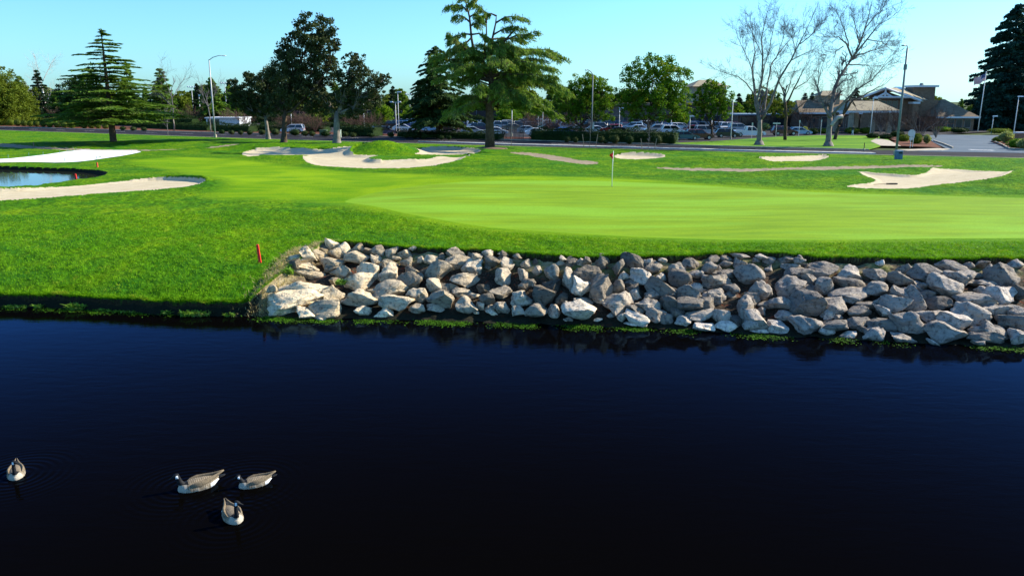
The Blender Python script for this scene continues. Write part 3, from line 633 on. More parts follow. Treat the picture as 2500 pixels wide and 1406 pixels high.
# algae mats along the water line
def algae():
    V = []; R = np.random.default_rng(12)
    for k in range(1700):
        px = R.uniform(-60, 2560); base = np.interp(px, tox, toy)
        pn = vnoise(np.array([px]), np.array([0.]), 55, 2)[0]+.6*vnoise(np.array([px]), np.array([3.]), 17, 1)[0]
        if R.random() > np.clip((pn-.02)*4, .03, 1) or R.random() < np.clip((px-1300)/1500, 0, .7): continue
        if px < 640: 
            if R.random() < .35: continue
            py = base+R.uniform(-4, 9)
        else: py = base+R.normal(4 if px > 1700 else 5, 3.2)
        c = P(px, py, 0); 
        for j in range(22):
            q = c+np.array([R.normal(0, .16), R.normal(0, .13), R.uniform(.006, .035)]); a = R.uniform(0, 6.3); s = R.uniform(.012, .034)
            d = np.array([math.cos(a), math.sin(a), R.normal(0, .3)])*s; e = np.array([-math.sin(a), math.cos(a), R.normal(0, .3)])*s*.6
            V += [q-d, q+e, q+d, q-e]
    V = np.array(V); q = np.arange(len(V)).reshape(-1, 4); o = link('algae', mesh_np('algae', V, q, foliage('algae', (.012, .045, .003), (.07, .19, .005), 1.2, .2, (.02, .03, .006)))); tag(o, kind='stuff')
algae()

# ================================================================ marker stakes, flagstick, bin, rake
M_RED = plain('red_paint', (.75, .03, .02), .5, .3, 0, .1); M_REDL = plain('faded_red_paint', (.80, .10, .05), .5, .3, 0, .1)
M_WHITEP = plain('white_paint', (.8, .8, .78), .5, .3, 0, .05); M_WOODY = plain('weathered_wood', (.22, .16, .10), .9, .1)
def stake(px, py, hpx, lab, z=None, mat=M_RED, tilt=-.08, w=None):
    g = ground(px, py) if z is None else P(px, py, z); k = mpp(g[1], g[2]); h = hpx*k
    e = empty('marker_stake', g, lab, 'stake', 'red hazard stakes'); e.rotation_euler = (0, tilt, 0)
    w = w or .05; m = MB(); m.box(-w, w, -w*.8, w*.8, -.15, h*.97, .004, .004); m.build('post', mat, e, bevel=.006)
    m = MB(); m.box(-w*.9, w*.9, -w*.7, w*.7, h*.97, h, .02, .02); m.build('stake_top', mat, e); return e
stake(635, 641, 45, 'red hazard stake leaning on the near lawn left of the boulders')
stake(83, 360, 13, 'dark wooden stake with red tip by the far left path', mat=M_WOODY, tilt=0, w=.06)
stake(238, 409, 12, 'orange-red stake between the white turf cover and the small pond', mat=M_REDL, tilt=0, w=.06)
stake(188, 447, 22, 'red stake standing at the near edge of the small pond', mat=M_RED, tilt=-.07, w=.065)
g = ground(1494, 455); k = mpp(g[1]); H = 85*k
e = empty('flagstick', g, 'white golf flagstick with red flag standing in the green', 'flag')
m = MB(); m.tube([(0, 0, -.1), (0, 0, H*.5), (.03, 0, H)], [.026, .022, .018], 8); m.build('pole', M_WHITEP, e, True)
m = MB(); m.tube([(0, 0, -.05), (0, 0, .004)], .06, 12); m.build('hole_cup', plain('cup_dark', (.01, .01, .01)), e)
def flagcloth(L_, Hh, z0, fn, name, mat, par, droop=0, nx=14, nz=9, th=.008, sx=-1):
    V = []
    for s_ in (0, 1):
        for i in range(nx):
            for j in range(nz):
                u_, v_ = i/(nx-1), j/(nz-1); x, y, z = fn(u_, v_); V.append((x, y+th*s_, z))
    V = np.array(V); idx = np.arange(nx*nz).reshape(nx, nz); q = np.stack([idx[:-1, :-1], idx[1:, :-1], idx[1:, 1:], idx[:-1, 1:]], -1).reshape(-1, 4)
    return link(name, mesh_np(name, V, np.vstack([q, q[:, ::-1]+nx*nz]), mat, True), par)
def limp(u_, v_):      # hanging flag: narrow, folded, wider in the middle
    z = H-v_*.50; wdt = .05+.20*math.sin(min(1, v_*1.25)*PI)**.8+(.06 if v_ > .8 else 0)
    return (-u_*wdt+.03, .05*math.sin(u_*9+v_*2), z-u_*.14*(1-v_))
flagcloth(0, 0, 0, limp, 'flag', M_RED, e)
# litter bin beside the right lamp post
g = ground(2193, 389); k = mpp(g[1]); e = empty('litter_bin', g, 'blue-grey litter bin at the foot of the tall right lamp post', 'bin')
m = MB(); m.box(-6.5*k, 6.5*k, -.38, .38, 0, 19*k, .03, .03); m.build('bin_body', plain('bin_blue', (.10, .17, .26), .6), e, bevel=.03)
m = MB(); m.box(-7.3*k, 7.3*k, -.42, .42, 19*k, 21.5*k, .05, .05); m.build('bin_lid', plain('bin_lid', (.3, .36, .42), .5), e, bevel=.03)
m = MB(); m.box(-.18, .18, -.40, -.375, 14*k, 17*k); m.build('bin_opening', plain('cup_dark', (.01, .01, .01)), e)
g = ground(2175, 451); e = empty('bunker_rake', g, 'dark bunker rake lying in the right-hand bunker', 'rake', None, 0)
m = MB(); m.box(-.30, .42, -.05, .05, .02, .10); m.build('rake_head', plain('rake_dark', (.03, .025, .02)), e, bevel=.01)
m = MB(); m.tube([(0, 0, .08), (-1.3, -.35, .05)], .018, 6); m.build('handle', M_WOODY, e)
m = MB(); [m.box(-.28+.075*i, -.26+.075*i, -.02, .02, -.02, .02) for i in range(10)]; m.build('tines', plain('rake_dark', (.03, .025, .02)), e)
# white turf cover pegged on the ground
t = NT('white_fabric'); cc = t.coord(); nn = t.noise(cc, .8, 4); M_FAB = t.fin(t.mix(t.rng(nn, .3, .7), (.74, .75, .80), (.86, .86, .9)), .8, .2, nn, .5, .05)
cs = smooth_poly(COVER, 1); cen = cs.mean(0); rings = []
for q in np.linspace(1, 0.02, 9): rings.append(cen+(cs-cen)*q)
VV = np.concatenate(rings); zz = height(VV[:, 0], VV[:, 1])+.05+.04*np.abs(vnoise(VV[:, 0], VV[:, 1], 2.5, 1)); n = len(cs)
zz[:n] -= .04
fq = [[r_*n+i, r_*n+(i+1) % n, (r_+1)*n+(i+1) % n, (r_+1)*n+i] for r_ in range(8) for i in range(n)]
e = empty('turf_cover', (0, 0, 0), 'large white fabric cover pegged flat over turf beyond the small pond', 'cover')
link('fabric', mesh_np('fabric', np.c_[VV, zz], fq, M_FAB, True), e)
lx = [P(x, y, 1.05) for x, y in [(20, 389), (70, 381), (105, 378), (145, 372), (165, 368), (178, 364), (185, 366), (235, 395), (158, 399), (298, 375), (320, 372), (105, 396)]]
for c in lx:
    z = float(height(np.array([c[0]]), np.array([c[1]]))[0]); m = MB(); m.tube([(c[0], c[1], z), (c[0]+.05, c[1], z+.42)], .025, 6); m.build('peg', plain('peg_green', (.10, .22, .18)), e)

# ================================================================ geese
def goose_mat():
    t = NT('goose_plumage'); col = t.attr('col', 'Color'); co = t.coord(); w = t.a('ShaderNodeTexWave'); t.l.new(co, w.inputs[0]); w.inputs['Scale'].default_value = 9; w.inputs['Distortion'].default_value = 3.5; w.inputs['Detail'].default_value = 2
    n = t.noise(co, 22, 3); br = t.attr('brown'); c = t.mix(t.math('MULTIPLY', br, t.rng(w.outputs['Fac'], .55, .95, 0, .5)), col, (.42, .36, .27)); c = t.mix(t.math('MULTIPLY', br, t.rng(n, .3, .55, .5, 0)), c, (.05, .04, .03))
    return t.fin(c, .7, .2, n, .3, .004)
M_GOOSE = goose_mat()
def loft(mb, path, n=20):     # path: (x, y, z, ry, rz) rings in planes normal to the path
    p = [Vector(q[:3]) for q in path]; vs = []; fs = []
    for i, q in enumerate(path):
        tt = (p[min(i+1, len(p)-1)]-p[max(i-1, 0)]).normalized(); side = Vector((0, 0, 1)).cross(tt)
        side = Vector((0, 1, 0)) if side.length < .3 else side.normalized(); up = tt.cross(side).normalized()
        for k in range(n):
            a = 2*PI*k/n; vs.append(tuple(p[i]+side*math.cos(a)*q[3]+up*math.sin(a)*q[4]))
    for i in range(len(p)-1):
        for k in range(n): k2 = (k+1) % n; fs.append((i*n+k, i*n+k2, (i+1)*n+k2, (i+1)*n+k))
    fs.append(tuple(range(n))[::-1]); fs.append(tuple((len(p)-1)*n+k for k in range(n))); mb.add(vs, fs)
def goose(px, py, length, head_yaw, rz, lab, neck=1.0, lean=0.0):
    g = P(px, py, 0); length *= .99; e = empty('goose', g, lab, 'goose', 'geese swimming on the pond', rz); s = length/.86
    m = MB()
    body = [(-.40, 0, .155, .02, .015), (-.34, 0, .145, .07, .045), (-.25, 0, .115, .135, .09), (-.12, 0, .085, .175, .13), (.02, 0, .070, .188, .145), (.15, 0, .065, .172, .14), (.25, 0, .070, .13, .118), (.31, 0, .085, .07, .08), (.335, 0, .09, .02, .03)]
    loft(m, body, 24)
    hy = head_yaw; hx, hyv = math.cos(hy), math.sin(hy); top = .37*neck
    hc = Vector((.29+.04*lean+.02*hx, .02*hyv, top))
    nk = [(.20, 0, .10, .085, .085), (.262, 0, .17, .055, .058), (.285+.02*lean, 0, .235, .043, .048), (.285+.03*lean, 0, .30*neck, .038, .042), (hc.x-.01*hx, hc.y-.01*hyv, top-.012, .038, .040)]
    loft(m, nk, 16)
    hd = [(hc.x-.045*hx, hc.y-.045*hyv, top+.008, .012, .014), (hc.x-.03*hx, hc.y-.03*hyv, top+.01, .038, .042), (hc.x+.01*hx, hc.y+.01*hyv, top+.01, .044, .048), (hc.x+.045*hx, hc.y+.045*hyv, top, .036, .037), (hc.x+.075*hx, hc.y+.075*hyv, top-.010, .022, .022), (hc.x+.11*hx, hc.y+.11*hyv, top-.020, .017, .013), (hc.x+.14*hx, hc.y+.14*hyv, top-.026, .007, .005)]
    loft(m, hd, 16)
    me = m.mesh('body', M_GOOSE); o = link('body', me, e)
    md = o.modifiers.new('r', 'REMESH'); md.mode = 'VOXEL'; md.voxel_size = .0075
    sm = o.modifiers.new('s', 'SMOOTH'); sm.iterations = 4; sm.factor = .5
    dg = bpy.context.evaluated_depsgraph_get(); me2 = bpy.data.meshes.new_from_object(o.evaluated_get(dg)); o.modifiers.clear(); o.data = me2; me2.name = 'body'
    v = np.zeros(len(me2.vertices)*3); me2.vertices.foreach_get('co', v); v = v.reshape(-1, 3); x, y, z = v.T
    col = np.tile(np.array([.17, .13, .08]), (len(v), 1)); brown = np.ones(len(v))
    def put(mk, c, b=0):
        col[mk] = c; brown[mk] = b
    put((z < .085+.025*np.sin(x*40)) & (x < .22), [.29, .24, .17], 1)
    br = (x > .225-(z-.05)*.3); put(br, [.38, .33, .25], .15)
    put((x < -.20) & (z < .135+(-x-.2)*.15) & (z > .03), [.85, .83, .8]); put(x < -.365, [.02, .018, .016])
    nkm = ((z > .175) & (x > .16)) ; put(nkm, [.008, .008, .009])
    rel = (x-hc.x)*hx+(y-hc.y)*hyv; sidew = np.abs(-(x-hc.x)*hyv+(y-hc.y)*hx)
    ck = (np.abs(rel-.004) < .024-.25*np.clip(z-top, 0, 1)) & (z < top+.028) & (z > top-.035) & (sidew > .006) & nkm
    put(ck, [.88, .86, .82])
    a1 = me2.attributes.new('col', 'FLOAT_COLOR', 'POINT'); a1.data.foreach_set('color', np.c_[col, np.ones(len(v))].astype(np.float32).ravel())
    a2 = me2.attributes.new('brown', 'FLOAT', 'POINT'); a2.data.foreach_set('value', brown.astype(np.float32))
    me2.polygons.foreach_set('use_smooth', np.ones(len(me2.polygons), bool)); me2.materials.clear(); me2.materials.append(M_GOOSE); o.scale = (s, s, s)
    MW = plain('wing_feathers', (.16, .122, .075), .7, .2, 0, .35, 30); MT = plain('tail_black', (.015, .014, .013), .6, .2)
    for sg in (-1, 1):
        m = MB(); loft(m, [(.17, sg*.105, .115, .01, .03), (.10, sg*.142, .130, .026, .062), (-.02, sg*.148, .145, .034, .075), (-.16, sg*.116, .165, .032, .060), (-.28, sg*.06, .20, .026, .040), (-.38, sg*.03, .235, .016, .022), (-.47, sg*.012, .265, .005, .006)], 14)
        w = m.build('wing', MW, e, True); w.scale = (s, s, s)
    m = MB(); loft(m, [(-.33, 0, .15, .06, .018), (-.40, 0, .165, .055, .012), (-.47, 0, .175, .035, .006), (-.49, 0, .178, .01, .003)], 12)
    w = m.build('tail', MT, e, True); w.scale = (s, s, s)
    m = MB()
    for sg in (-1, 1): m.ellip((hc.x+.028*hx-sg*.030*hyv, hc.y+.028*hyv+sg*.030*hx, top+.014), (.005, .005, .005), 8, 6)
    w = m.build('eye', plain('eye', (.01, .008, .006), .15, .6), e, True); w.scale = (s, s, s)
    e.location.z = -.05*s
    return e
goose(483, 1188, .92, .05, math.radians(180+31), 'larger goose swimming left, rightward pair partner beside the smaller goose', .92, .6)
goose(622, 1182, .76, .05, math.radians(180+28), 'smaller goose swimming left just behind the larger one', .82, .4)
goose(568, 1262, .78, math.radians(48), math.radians(-54), 'goose nearest the camera facing it with white breast and head turned right', 1.3, 0)
goose(40, 1158, .74, math.radians(55), math.radians(-62), 'lone goose at the far left edge of the pond facing the camera', 1.28, 0)
# ================================================================ trees
M_BARK = plain('brown_bark', (.085, .06, .042), .95, .1, 0, .4, 3); M_BARKP = plain('pale_bark', (.20, .175, .15), .95, .1, 0, .35, 2)
M_BARKW = plain('white_bark', (.42, .39, .36), .9, .1, 0, .3, 1.2); M_BARKG = plain('grey_bark', (.20, .18, .16), .95, .1, 0, .4, 2)
M_TWIG = plain('twigs', (.13, .12, .13), .9, .1, 0, .3, 2); M_TWIGR = plain('brown_twigs', (.10, .062, .05), .9, .1, 0, .3, 2)
F_OAK = foliage('oak_leaves', (.014, .024, .008), (.060, .078, .030), .5, .18)
F_CEDAR = foliage('cedar_needles', (.045, .11, .014), (.12, .21, .025), .35, .3, (.16, .18, .06))
F_DEOD = foliage('deodar_needles', (.055, .115, .018), (.15, .24, .035), .3, .35, (.23, .23, .09))
F_DARK = foliage('dark_needles', (.008, .024, .010), (.025, .052, .020), .3, .15)
F_RED = foliage('redwood_needles', (.010, .040, .030), (.030, .085, .060), .35, .12)
F_GREEN = foliage('green_leaves', (.035, .10, .006), (.10, .20, .010), .6, .3, (.23, .24, .010))
F_LIGHT = foliage('light_leaves', (.055, .12, .006), (.12, .21, .010), .5, .35, (.26, .25, .01))
F_WILL = foliage('olive_leaves', (.05, .085, .008), (.12, .16, .014), .3, .3)
F_HEDGE = foliage('hedge_leaves', (.007, .022, .005), (.022, .048, .008), 1.0, .12)
F_SHRUB = foliage('shrub_leaves', (.03, .06, .008), (.09, .12, .015), 1.0, .2, (.16, .09, .02))
F_GREY = foliage('pale_ornamental_grass', (.16, .20, .07), (.32, .36, .16), 1.0, .3)
TR = np.random.default_rng(77)

def leaf_quads(p, s, R, flat=0.0, el=1.0, axis=None):
    n = len(p); a = R.normal(size=(n, 3)); a[:, 2] *= (1-flat)
    if axis is not None: a = axis+a*.35
    a /= np.linalg.norm(a, axis=1)[:, None]+1e-9
    b = np.cross(a, R.normal(size=(n, 3))+np.array([0, 0, 3*flat])); b /= np.linalg.norm(b, axis=1)[:, None]+1e-9
    sz = (s*R.uniform(.6, 1.3, n))[:, None]*.5
    a = a*sz*el; b = b*sz
    V = np.stack([p-a, p+b*.7, p+a, p-b*.7], 1).reshape(-1, 3)
    return V, np.arange(4*n).reshape(-1, 4)
def clumpy(lobes, per, leaf, R, clump=.26, fill=.5):
    """leaf positions: clumps on each lobe's shell, leaves in each clump"""
    out = []
    for (c, r) in lobes:
        c = np.array(c); r = np.array(r); vol = (r[0]*r[1]*r[2])**(1/3.)
        nc = int(26+10*vol); d = R.normal(size=(nc, 3)); d /= np.linalg.norm(d, axis=1)[:, None]
        rad = np.where(R.random(nc) < fill, R.uniform(.80, 1.04, nc), R.uniform(.3, .85, nc))
        cc = c+d*r*rad[:, None]; cr = clump*vol*R.uniform(.6, 1.35, nc)
        m = max(8, int(per*vol*vol/nc*3.2)); q = R.normal(size=(nc, m, 3)); q /= np.linalg.norm(q, axis=2)[..., None]; q *= (R.random((nc, m, 1))**.45)
        q[..., 2] *= .72
        out.append((cc[:, None]+q*cr[:, None, None]).reshape(-1, 3))
    return np.concatenate(out)
def wob_path(a, b, n, amt, R, sag=0.0):
    a = np.array(a, float); b = np.array(b, float); L_ = np.linalg.norm(b-a); t = np.linspace(0, 1, n)[:, None]
    p = a+(b-a)*t; p[1:-1] += R.normal(0, amt*L_, (n-2, 3)); p[:, 2] += (sag*L_*np.sin(t[:, 0]*PI)); return p
def px2(base, k):    # picture point -> local coordinates of a tree standing at base
    def f(px, py, d=0.0):
        w = W(px, py, base[1]+d); return w-base
    return f

def broadleaf(name, bpx, bpy_, lobes, lab, mat, bark, trunk_r, group=None, leaf=.30, per=60, cat='tree', z=None, seed=0, limbs=None, fork=None, fill=.6, lab_extra=None):
    R = np.random.default_rng(500+seed); g = ground(bpx, bpy_) if z is None else P(bpx, bpy_, z)
    e = empty(name, g, lab, cat, group); f = px2(g, 0); k = mpp(g[1])
    lb = []
    for q in lobes:
        cx, cy, rx, ry = q[:4]; d = q[4] if len(q) > 4 else R.uniform(-.3, .3)*rx*k
        lb.append((f(cx, cy, d), (rx*k, rx*k*.9, ry*k)))
    pts_ = clumpy(lb, per, leaf, R, fill=fill); V, Q = leaf_quads(pts_, leaf, R)
    link('crown', mesh_np('crown', V, Q, mat), e)
    m = MB(); fk = f(*(fork or (bpx+R.uniform(-4, 4), bpy_-.38*(bpy_-min(q[1] for q in lobes)))), 0)
    m.tube([(0, 0, -.3), (0, 0, .05), (fk[0]*.15, 0, fk[2]*.2), (fk[0]*.5, 0, fk[2]*.6), tuple(fk)], [trunk_r*1.7, trunk_r*1.35, trunk_r, trunk_r*.85, trunk_r*.75], 9)
    link('trunk', m.mesh('trunk', bark, True), e)
    m = MB()
    for c, r in lb:
        pth = wob_path(fk*.9, c, 5, .05, R, -.08); m.tube(pth, np.linspace(trunk_r*.5, trunk_r*.14, 5), 6)
        for j in range(7):
            d = R.normal(size=3); d /= np.linalg.norm(d); s_ = pth[3] if j % 2 else pth[2]
            m.tube(wob_path(s_, c+d*r*.85, 4, .06, R), np.linspace(trunk_r*.2, .03, 4), 4, False)
    link('branches', m.mesh('branches', bark, True), e)
    return e

def conifer(name, g, h, rad, lab, mat, bark, seed=0, tiers=24, dens=1.0, flat=.6, droop=.15, base=.10, el=2.2, leaf=.32, group=None, power=.85, gap=0.0, trunk=None, lean=0, cat='tree', up=.12, irr=.35):
    """trunk with whorls of branches, each carrying flat sprays of needles"""
    R = np.random.default_rng(800+seed); e = empty(name, g, lab, cat, group)
    tr = trunk or h*.022; m = MB(); m.tube([(0, 0, -.3), (0, 0, .1), (0, 0, h*.3), (lean*.6, 0, h*.7), (lean, 0, h)], [tr*1.5, tr*1.2, tr*.85, tr*.45, .04], 8)
    link('trunk', m.mesh('trunk', bark, True), e); mb = MB(); PTS = []; AX = []
    for t_ in range(tiers):
        ft = (t_+.5)/tiers; z0 = h*(base+(1-base)*ft)
        for b in range(int(5+3*(1-ft))):
            if R.random() < gap: continue
            L_ = rad*((1-ft)**power)*R.uniform(1-irr, 1+irr*.6)+.25; a = R.uniform(0, 2*PI); dx, dy = math.cos(a), math.sin(a)
            zz0 = z0+R.normal(0, h/tiers*.18); n = 6
            s = np.linspace(0, 1, n); zz_ = zz0+up*L_*s-droop*L_*s**2.2
            path = np.stack([dx*L_*s+lean*ft, dy*L_*s, zz_], 1); path[1:, :2] += R.normal(0, .03*L_, (n-1, 2))
            mb.tube(path, np.linspace(max(.035, tr*.22*(1-ft)), .012, n), 3, False)
            m_ = int(dens*L_*16)+6; u_ = R.random(m_)**.7*.92+.08; c = np.stack([np.interp(u_, s, path[:, i]) for i in range(3)], 1)
            sp = .26*L_*np.sin(np.clip(u_*1.1, 0, 1)*PI)**.6*(1-.3*u_)+.1; lat = R.normal(0, .55, m_)*sp
            c[:, 0] += -dy*lat; c[:, 1] += dx*lat; c[:, 2] += R.normal(0, .05, m_)*(1-flat)*4-np.abs(lat)*.15
            PTS.append(c); AX.append(np.stack([dx+(-dy)*np.sign(lat)*.8, dy+dx*np.sign(lat)*.8, np.full(m_, -droop*1.4)], 1))
    PTS.append(np.stack([R.normal(0, .12, 25)+lean, R.normal(0, .12, 25), h-R.random(25)*.9], 1)); AX.append(R.normal(size=(25, 3)))
    p = np.concatenate(PTS); ax = np.concatenate(AX); V, Q = leaf_quads(p, leaf, R, flat, el, ax)
    link('crown', mesh_np('crown', V, Q, mat), e); link('branches', mb.mesh('branches', bark), e); return e

class Bare:
    def __init__(s, R): s.R = R; s.big = MB(); s.tw = []; s.twn = 0
    def twig(s, p, d, L_, r, lvl):
        R = s.R; n = 4; q = [np.array(p)]; d = d/np.linalg.norm(d)
        for i in range(n): d = d+R.normal(0, .13, 3); d[2] += .03; d /= np.linalg.norm(d); q.append(q[-1]+d*L_/n)
        s.tw.append((np.array(q), r))
        if lvl > 0:
            k = R.integers(3, 6)
            for j in range(k):
                i = R.integers(1, n+1); nd = d+R.normal(0, .55, 3); nd[2] += .12; s.twig(q[i], nd, L_*R.uniform(.45, .75), max(r*.55, .009), lvl-1)
    def limb(s, pts_, r0, r1, twigs=8, L_=2.2, lvl=2, start=.25):
        R = s.R; p = [np.array(q, float) for q in pts_]
        f_ = []; 
        for a, b in zip(p[:-1], p[1:]):
            for t in np.linspace(0, 1, 4, endpoint=False): f_.append(a+(b-a)*t+R.normal(0, .012*np.linalg.norm(b-a), 3))
        f_.append(p[-1]); s.big.tube(f_, np.linspace(r0*.8, r1*.8, len(f_)), 7)
        for j in range(twigs):
            u_ = start+(1-start)*(j+R.random())/twigs; i = min(len(f_)-2, int(u_*(len(f_)-1))); d = f_[i+1]-f_[i]; d = d/np.linalg.norm(d)+R.normal(0, .5, 3); d[2] += .15
            s.twig(f_[i], d, L_*R.uniform(.6, 1.15), max(r1*.8, .02), lvl)
        s.twig(f_[-1], p[-1]-p[-2], L_*.9, r1, lvl)
    def build(s, e, bark, twm):
        link('trunk', s.big.mesh('trunk', bark, True), e)
        V = []; Q = []; b = 0
        for q, r in s.tw:
            n = len(q); d = q[-1]-q[0]; d = d/(np.linalg.norm(d)+1e-9); a = np.cross(d, [.3, .9, .2]); a /= np.linalg.norm(a); c = np.cross(d, a)
            rr = np.linspace(r, r*.45, n)[:, None]
            ring = [q+(a*math.cos(t)+c*math.sin(t))*rr for t in (0, 2.094, 4.189)]; V.append(np.stack(ring, 1).reshape(-1, 3))
            for i in range(n-1):
                for k in range(3): k2 = (k+1) % 3; Q.append((b+i*3+k, b+i*3+k2, b+(i+1)*3+k2, b+(i+1)*3+k))
            b += n*3
        link('branches', mesh_np('branches', np.concatenate(V), Q, twm), e)
def bare_tree(name, bpx, bpy_, limbs, lab, bark, twm, seed=0, z=None, group=None, root=None, lvl=2, L_=2.2, tw=8, Y=None, cat='tree'):
    R = np.random.default_rng(300+seed)
    g = (ground(bpx, bpy_) if z is None else P(bpx, bpy_, z))
    e = empty(name, g, lab, cat, group); f = px2(g, 0); k = mpp(g[1]); B = Bare(R)
    for l in limbs:
        pp = []; d = 0; dd = R.uniform(-.35, .35) if len(l) < 5 or not isinstance(l[-1], float) else 0
        q = l[2]
        for i, (x, y) in enumerate(q): 
            d = dd*(abs(x-q[0][0])+abs(y-q[0][1]))*k*(1 if i else 0); pp.append(f(x, y, d))
        if l[3] if len(l) > 3 else False: pp[0][2] -= .25
        B.limb(pp, l[0], l[1], tw if not (len(l) > 3 and l[3]) else 0, L_, lvl)
    if root: B.big.tube([(0, 0, -.2), (0, 0, .12), (0, 0, .6)], [root*2, root*1.4, root], 10)
    B.build(e, bark, twm); return e

# ---- cedar at left: layered
g = ground(277, 346); k = mpp(g[1])
conifer('cedar_tree', g, 262*k, 9.6, 'layered cedar standing alone on the far left lawn, dark trunk in shade', F_CEDAR, M_BARK, 1, 24, 3.2, .88, .12, .15, 2.6, .27, power=.85, trunk=.42, up=.10, irr=.5)
# ---- oak group
broadleaf('oak_tree', 655, 340, [(610, 225, 42, 48), (655, 205, 45, 50), (585, 240, 24, 30), (690, 240, 40, 40), (640, 262, 45, 22)], 'dark rounded oak with a leaning pale trunk, leftmost of the three oaks', F_OAK, M_BARKP, .34, 'oaks beside the road', .32, 210, seed=1, fork=(648, 285))
broadleaf('oak_tree', 693, 348, [(765, 75, 50, 38), (790, 110, 36, 40), (700, 125, 26, 18), (735, 150, 60, 55), (790, 175, 40, 45), (700, 190, 50, 45), (745, 235, 52, 42), (790, 250, 26, 36), (668, 255, 26, 26), (712, 90, 14, 9), (820, 105, 12, 12)], 'tallest dark oak, dark trunk, middle of the three oaks', F_OAK, M_BARK, .42, 'oaks beside the road', .32, 170, seed=2, fork=(697, 268))
broadleaf('oak_tree', 822, 349, [(868, 160, 34, 28), (850, 195, 34, 30), (895, 200, 42, 34), (935, 195, 20, 20), (890, 245, 38, 34), (840, 235, 28, 30), (855, 275, 34, 18), (915, 232, 24, 22), (866, 138, 10, 8), (800, 255, 22, 28)], 'open oak with a pale flared trunk, rightmost of the three oaks', F_OAK, M_BARKP, .52, 'oaks beside the road', .30, 120, seed=3, fork=(822, 272), fill=.5)
# ---- large deodar in the middle
g = ground(1197, 363); k = mpp(g[1]); f = px2(g, 0)
e = empty('cedar_tree', g, 'tallest spreading cedar with drooping sprays, bare lower trunk in the middle of the photo', 'tree')
Z = lambda X, Y: (960+X/3.515, Y/3.515)
R = np.random.default_rng(42); mb = MB(); PTS = []; AX = []
tk = [(830, 1275, 0), (828, 1100, 0), (826, 900, 0), (850, 760, .3), (820, 560, .4), (820, 430, .6)]
mt_ = MB(); mt_.tube([f(*Z(a, b), c)-np.array([0, 0, .2 if i == 0 else 0]) for i, (a, b, c) in enumerate(tk)], [.70, .56, .50, .42, .30, .22], 12)
stems = [[(700, 500, .5), (672, 330, .6), (655, 150, .6), (620, 10, .8), (600, -60, 1)], [(820, 430, .6), (850, 340, .4), (880, 200, .2), (885, 140, 0)], [(860, 470, .6), (960, 350, .2), (1040, 260, .2), (1080, 225, 0)], [(820, 560, .4), (780, 420, .4), (800, 300, .3), (800, 160, .2)], [(826, 700, .2), (760, 600, .5), (700, 500, .5)]]
for s_ in stems: mt_.tube([f(*Z(a, b), c) for a, b, c in s_], np.linspace(.19, .05, len(s_)), 7)
link('trunk', mt_.mesh('trunk', M_BARK, True), e)
limbs = [[(880, 460), (1030, 432), (1180, 425), (1330, 430), (1465, 505)], [(860, 520), (1080, 520), (1230, 560), (1380, 595)], [(860, 640), (1050, 640), (1230, 640), (1410, 665)], [(860, 740), (1080, 700), (1300, 720), (1460, 790)], [(845, 885), (1000, 870), (1200, 880), (1400, 985)], [(960, 350), (1060, 305), (1140, 300), (1225, 268)], [(880, 200), (960, 150), (1050, 145), (1135, 162)], [(800, 200), (790, 110), (740, 60), (690, 35)], [(650, 110), (590, 55), (530, 45), (450, 70)], [(655, 190), (610, 150), (560, 130), (520, 165)], [(668, 300), (600, 290), (540, 320), (490, 370)], [(690, 480), (580, 440), (440, 475), (310, 490)], [(800, 580), (640, 560), (500, 560), (360, 610)], [(820, 700), (660, 660), (500, 650), (370, 690)], [(826, 860), (700, 820), (580, 860), (470, 960)], [(668, 330), (620, 380), (560, 400), (480, 440)], [(820, 400), (900, 360), (1000, 390), (1090, 420)], [(860, 300), (930, 260), (1010, 230), (1110, 250)], [(860, 770), (960, 620), (1100, 580), (1260, 610)], [(826, 620), (740, 480), (640, 400), (540, 410)], [(640, 40), (700, 20), (720, -10), (560, -10)], [(655, 230), (720, 200), (745, 170), (730, 150)], [(845, 870), (920, 820), (960, 780), (1010, 800)], [(850, 800), (1000, 760), (1150, 800), (1320, 880)], [(840, 680), (1000, 560), (1150, 500), (1300, 520)], [(845, 885), (1080, 900), (1260, 920), (1370, 1010)], [(826, 880), (680, 900), (540, 950), (440, 1010)], [(850, 700), (1150, 650), (1380, 710), (1500, 800)], [(820, 500), (620, 500), (430, 520), (330, 560)], [(820, 430), (940, 400), (1060, 420), (1130, 440)], [(690, 480), (600, 400), (520, 330), (470, 290)], [(655, 150), (700, 120), (740, 160), (700, 220)], [(850, 340), (930, 330), (1020, 330), (1100, 350)], [(668, 300), (740, 290), (800, 330), (830, 400)], [(885, 140), (840, 120), (780, 130), (740, 180)]]
nat = []
for L_ in limbs:
    for rep in range(2 if L_[0][1] > 380 else 1):
        dd = R.uniform(-1, 1)*.8*abs(L_[-1][0]-L_[0][0])/3.515*k; sc = 1 if rep == 0 else R.uniform(.6, .95)
        nat.append(np.array([f(*Z(L_[0][0]+(a-L_[0][0])*sc, L_[0][1]+(b-L_[0][1])*sc+(0 if rep == 0 else R.uniform(-25, 25))), dd*(i/3.)**1.0) for i, (a, b) in enumerate(L_)]))
for j in range(34):      # limbs that come toward and away from the camera
    y0 = R.uniform(400, 880); a = R.uniform(0, 2*PI); s_ = f(*Z(832, y0), .2); L_ = R.uniform(.5, 1)*np.interp(y0, [400, 600, 880], [4.5, 8, 9.5])*.9
    d = np.array([math.cos(a)*.9, math.sin(a), 0]); nat.append(np.array([s_, s_+d*L_*.35+[0, 0, .5], s_+d*L_*.7+[0, 0, .7], s_+d*L_+[0, 0, -.2]]))
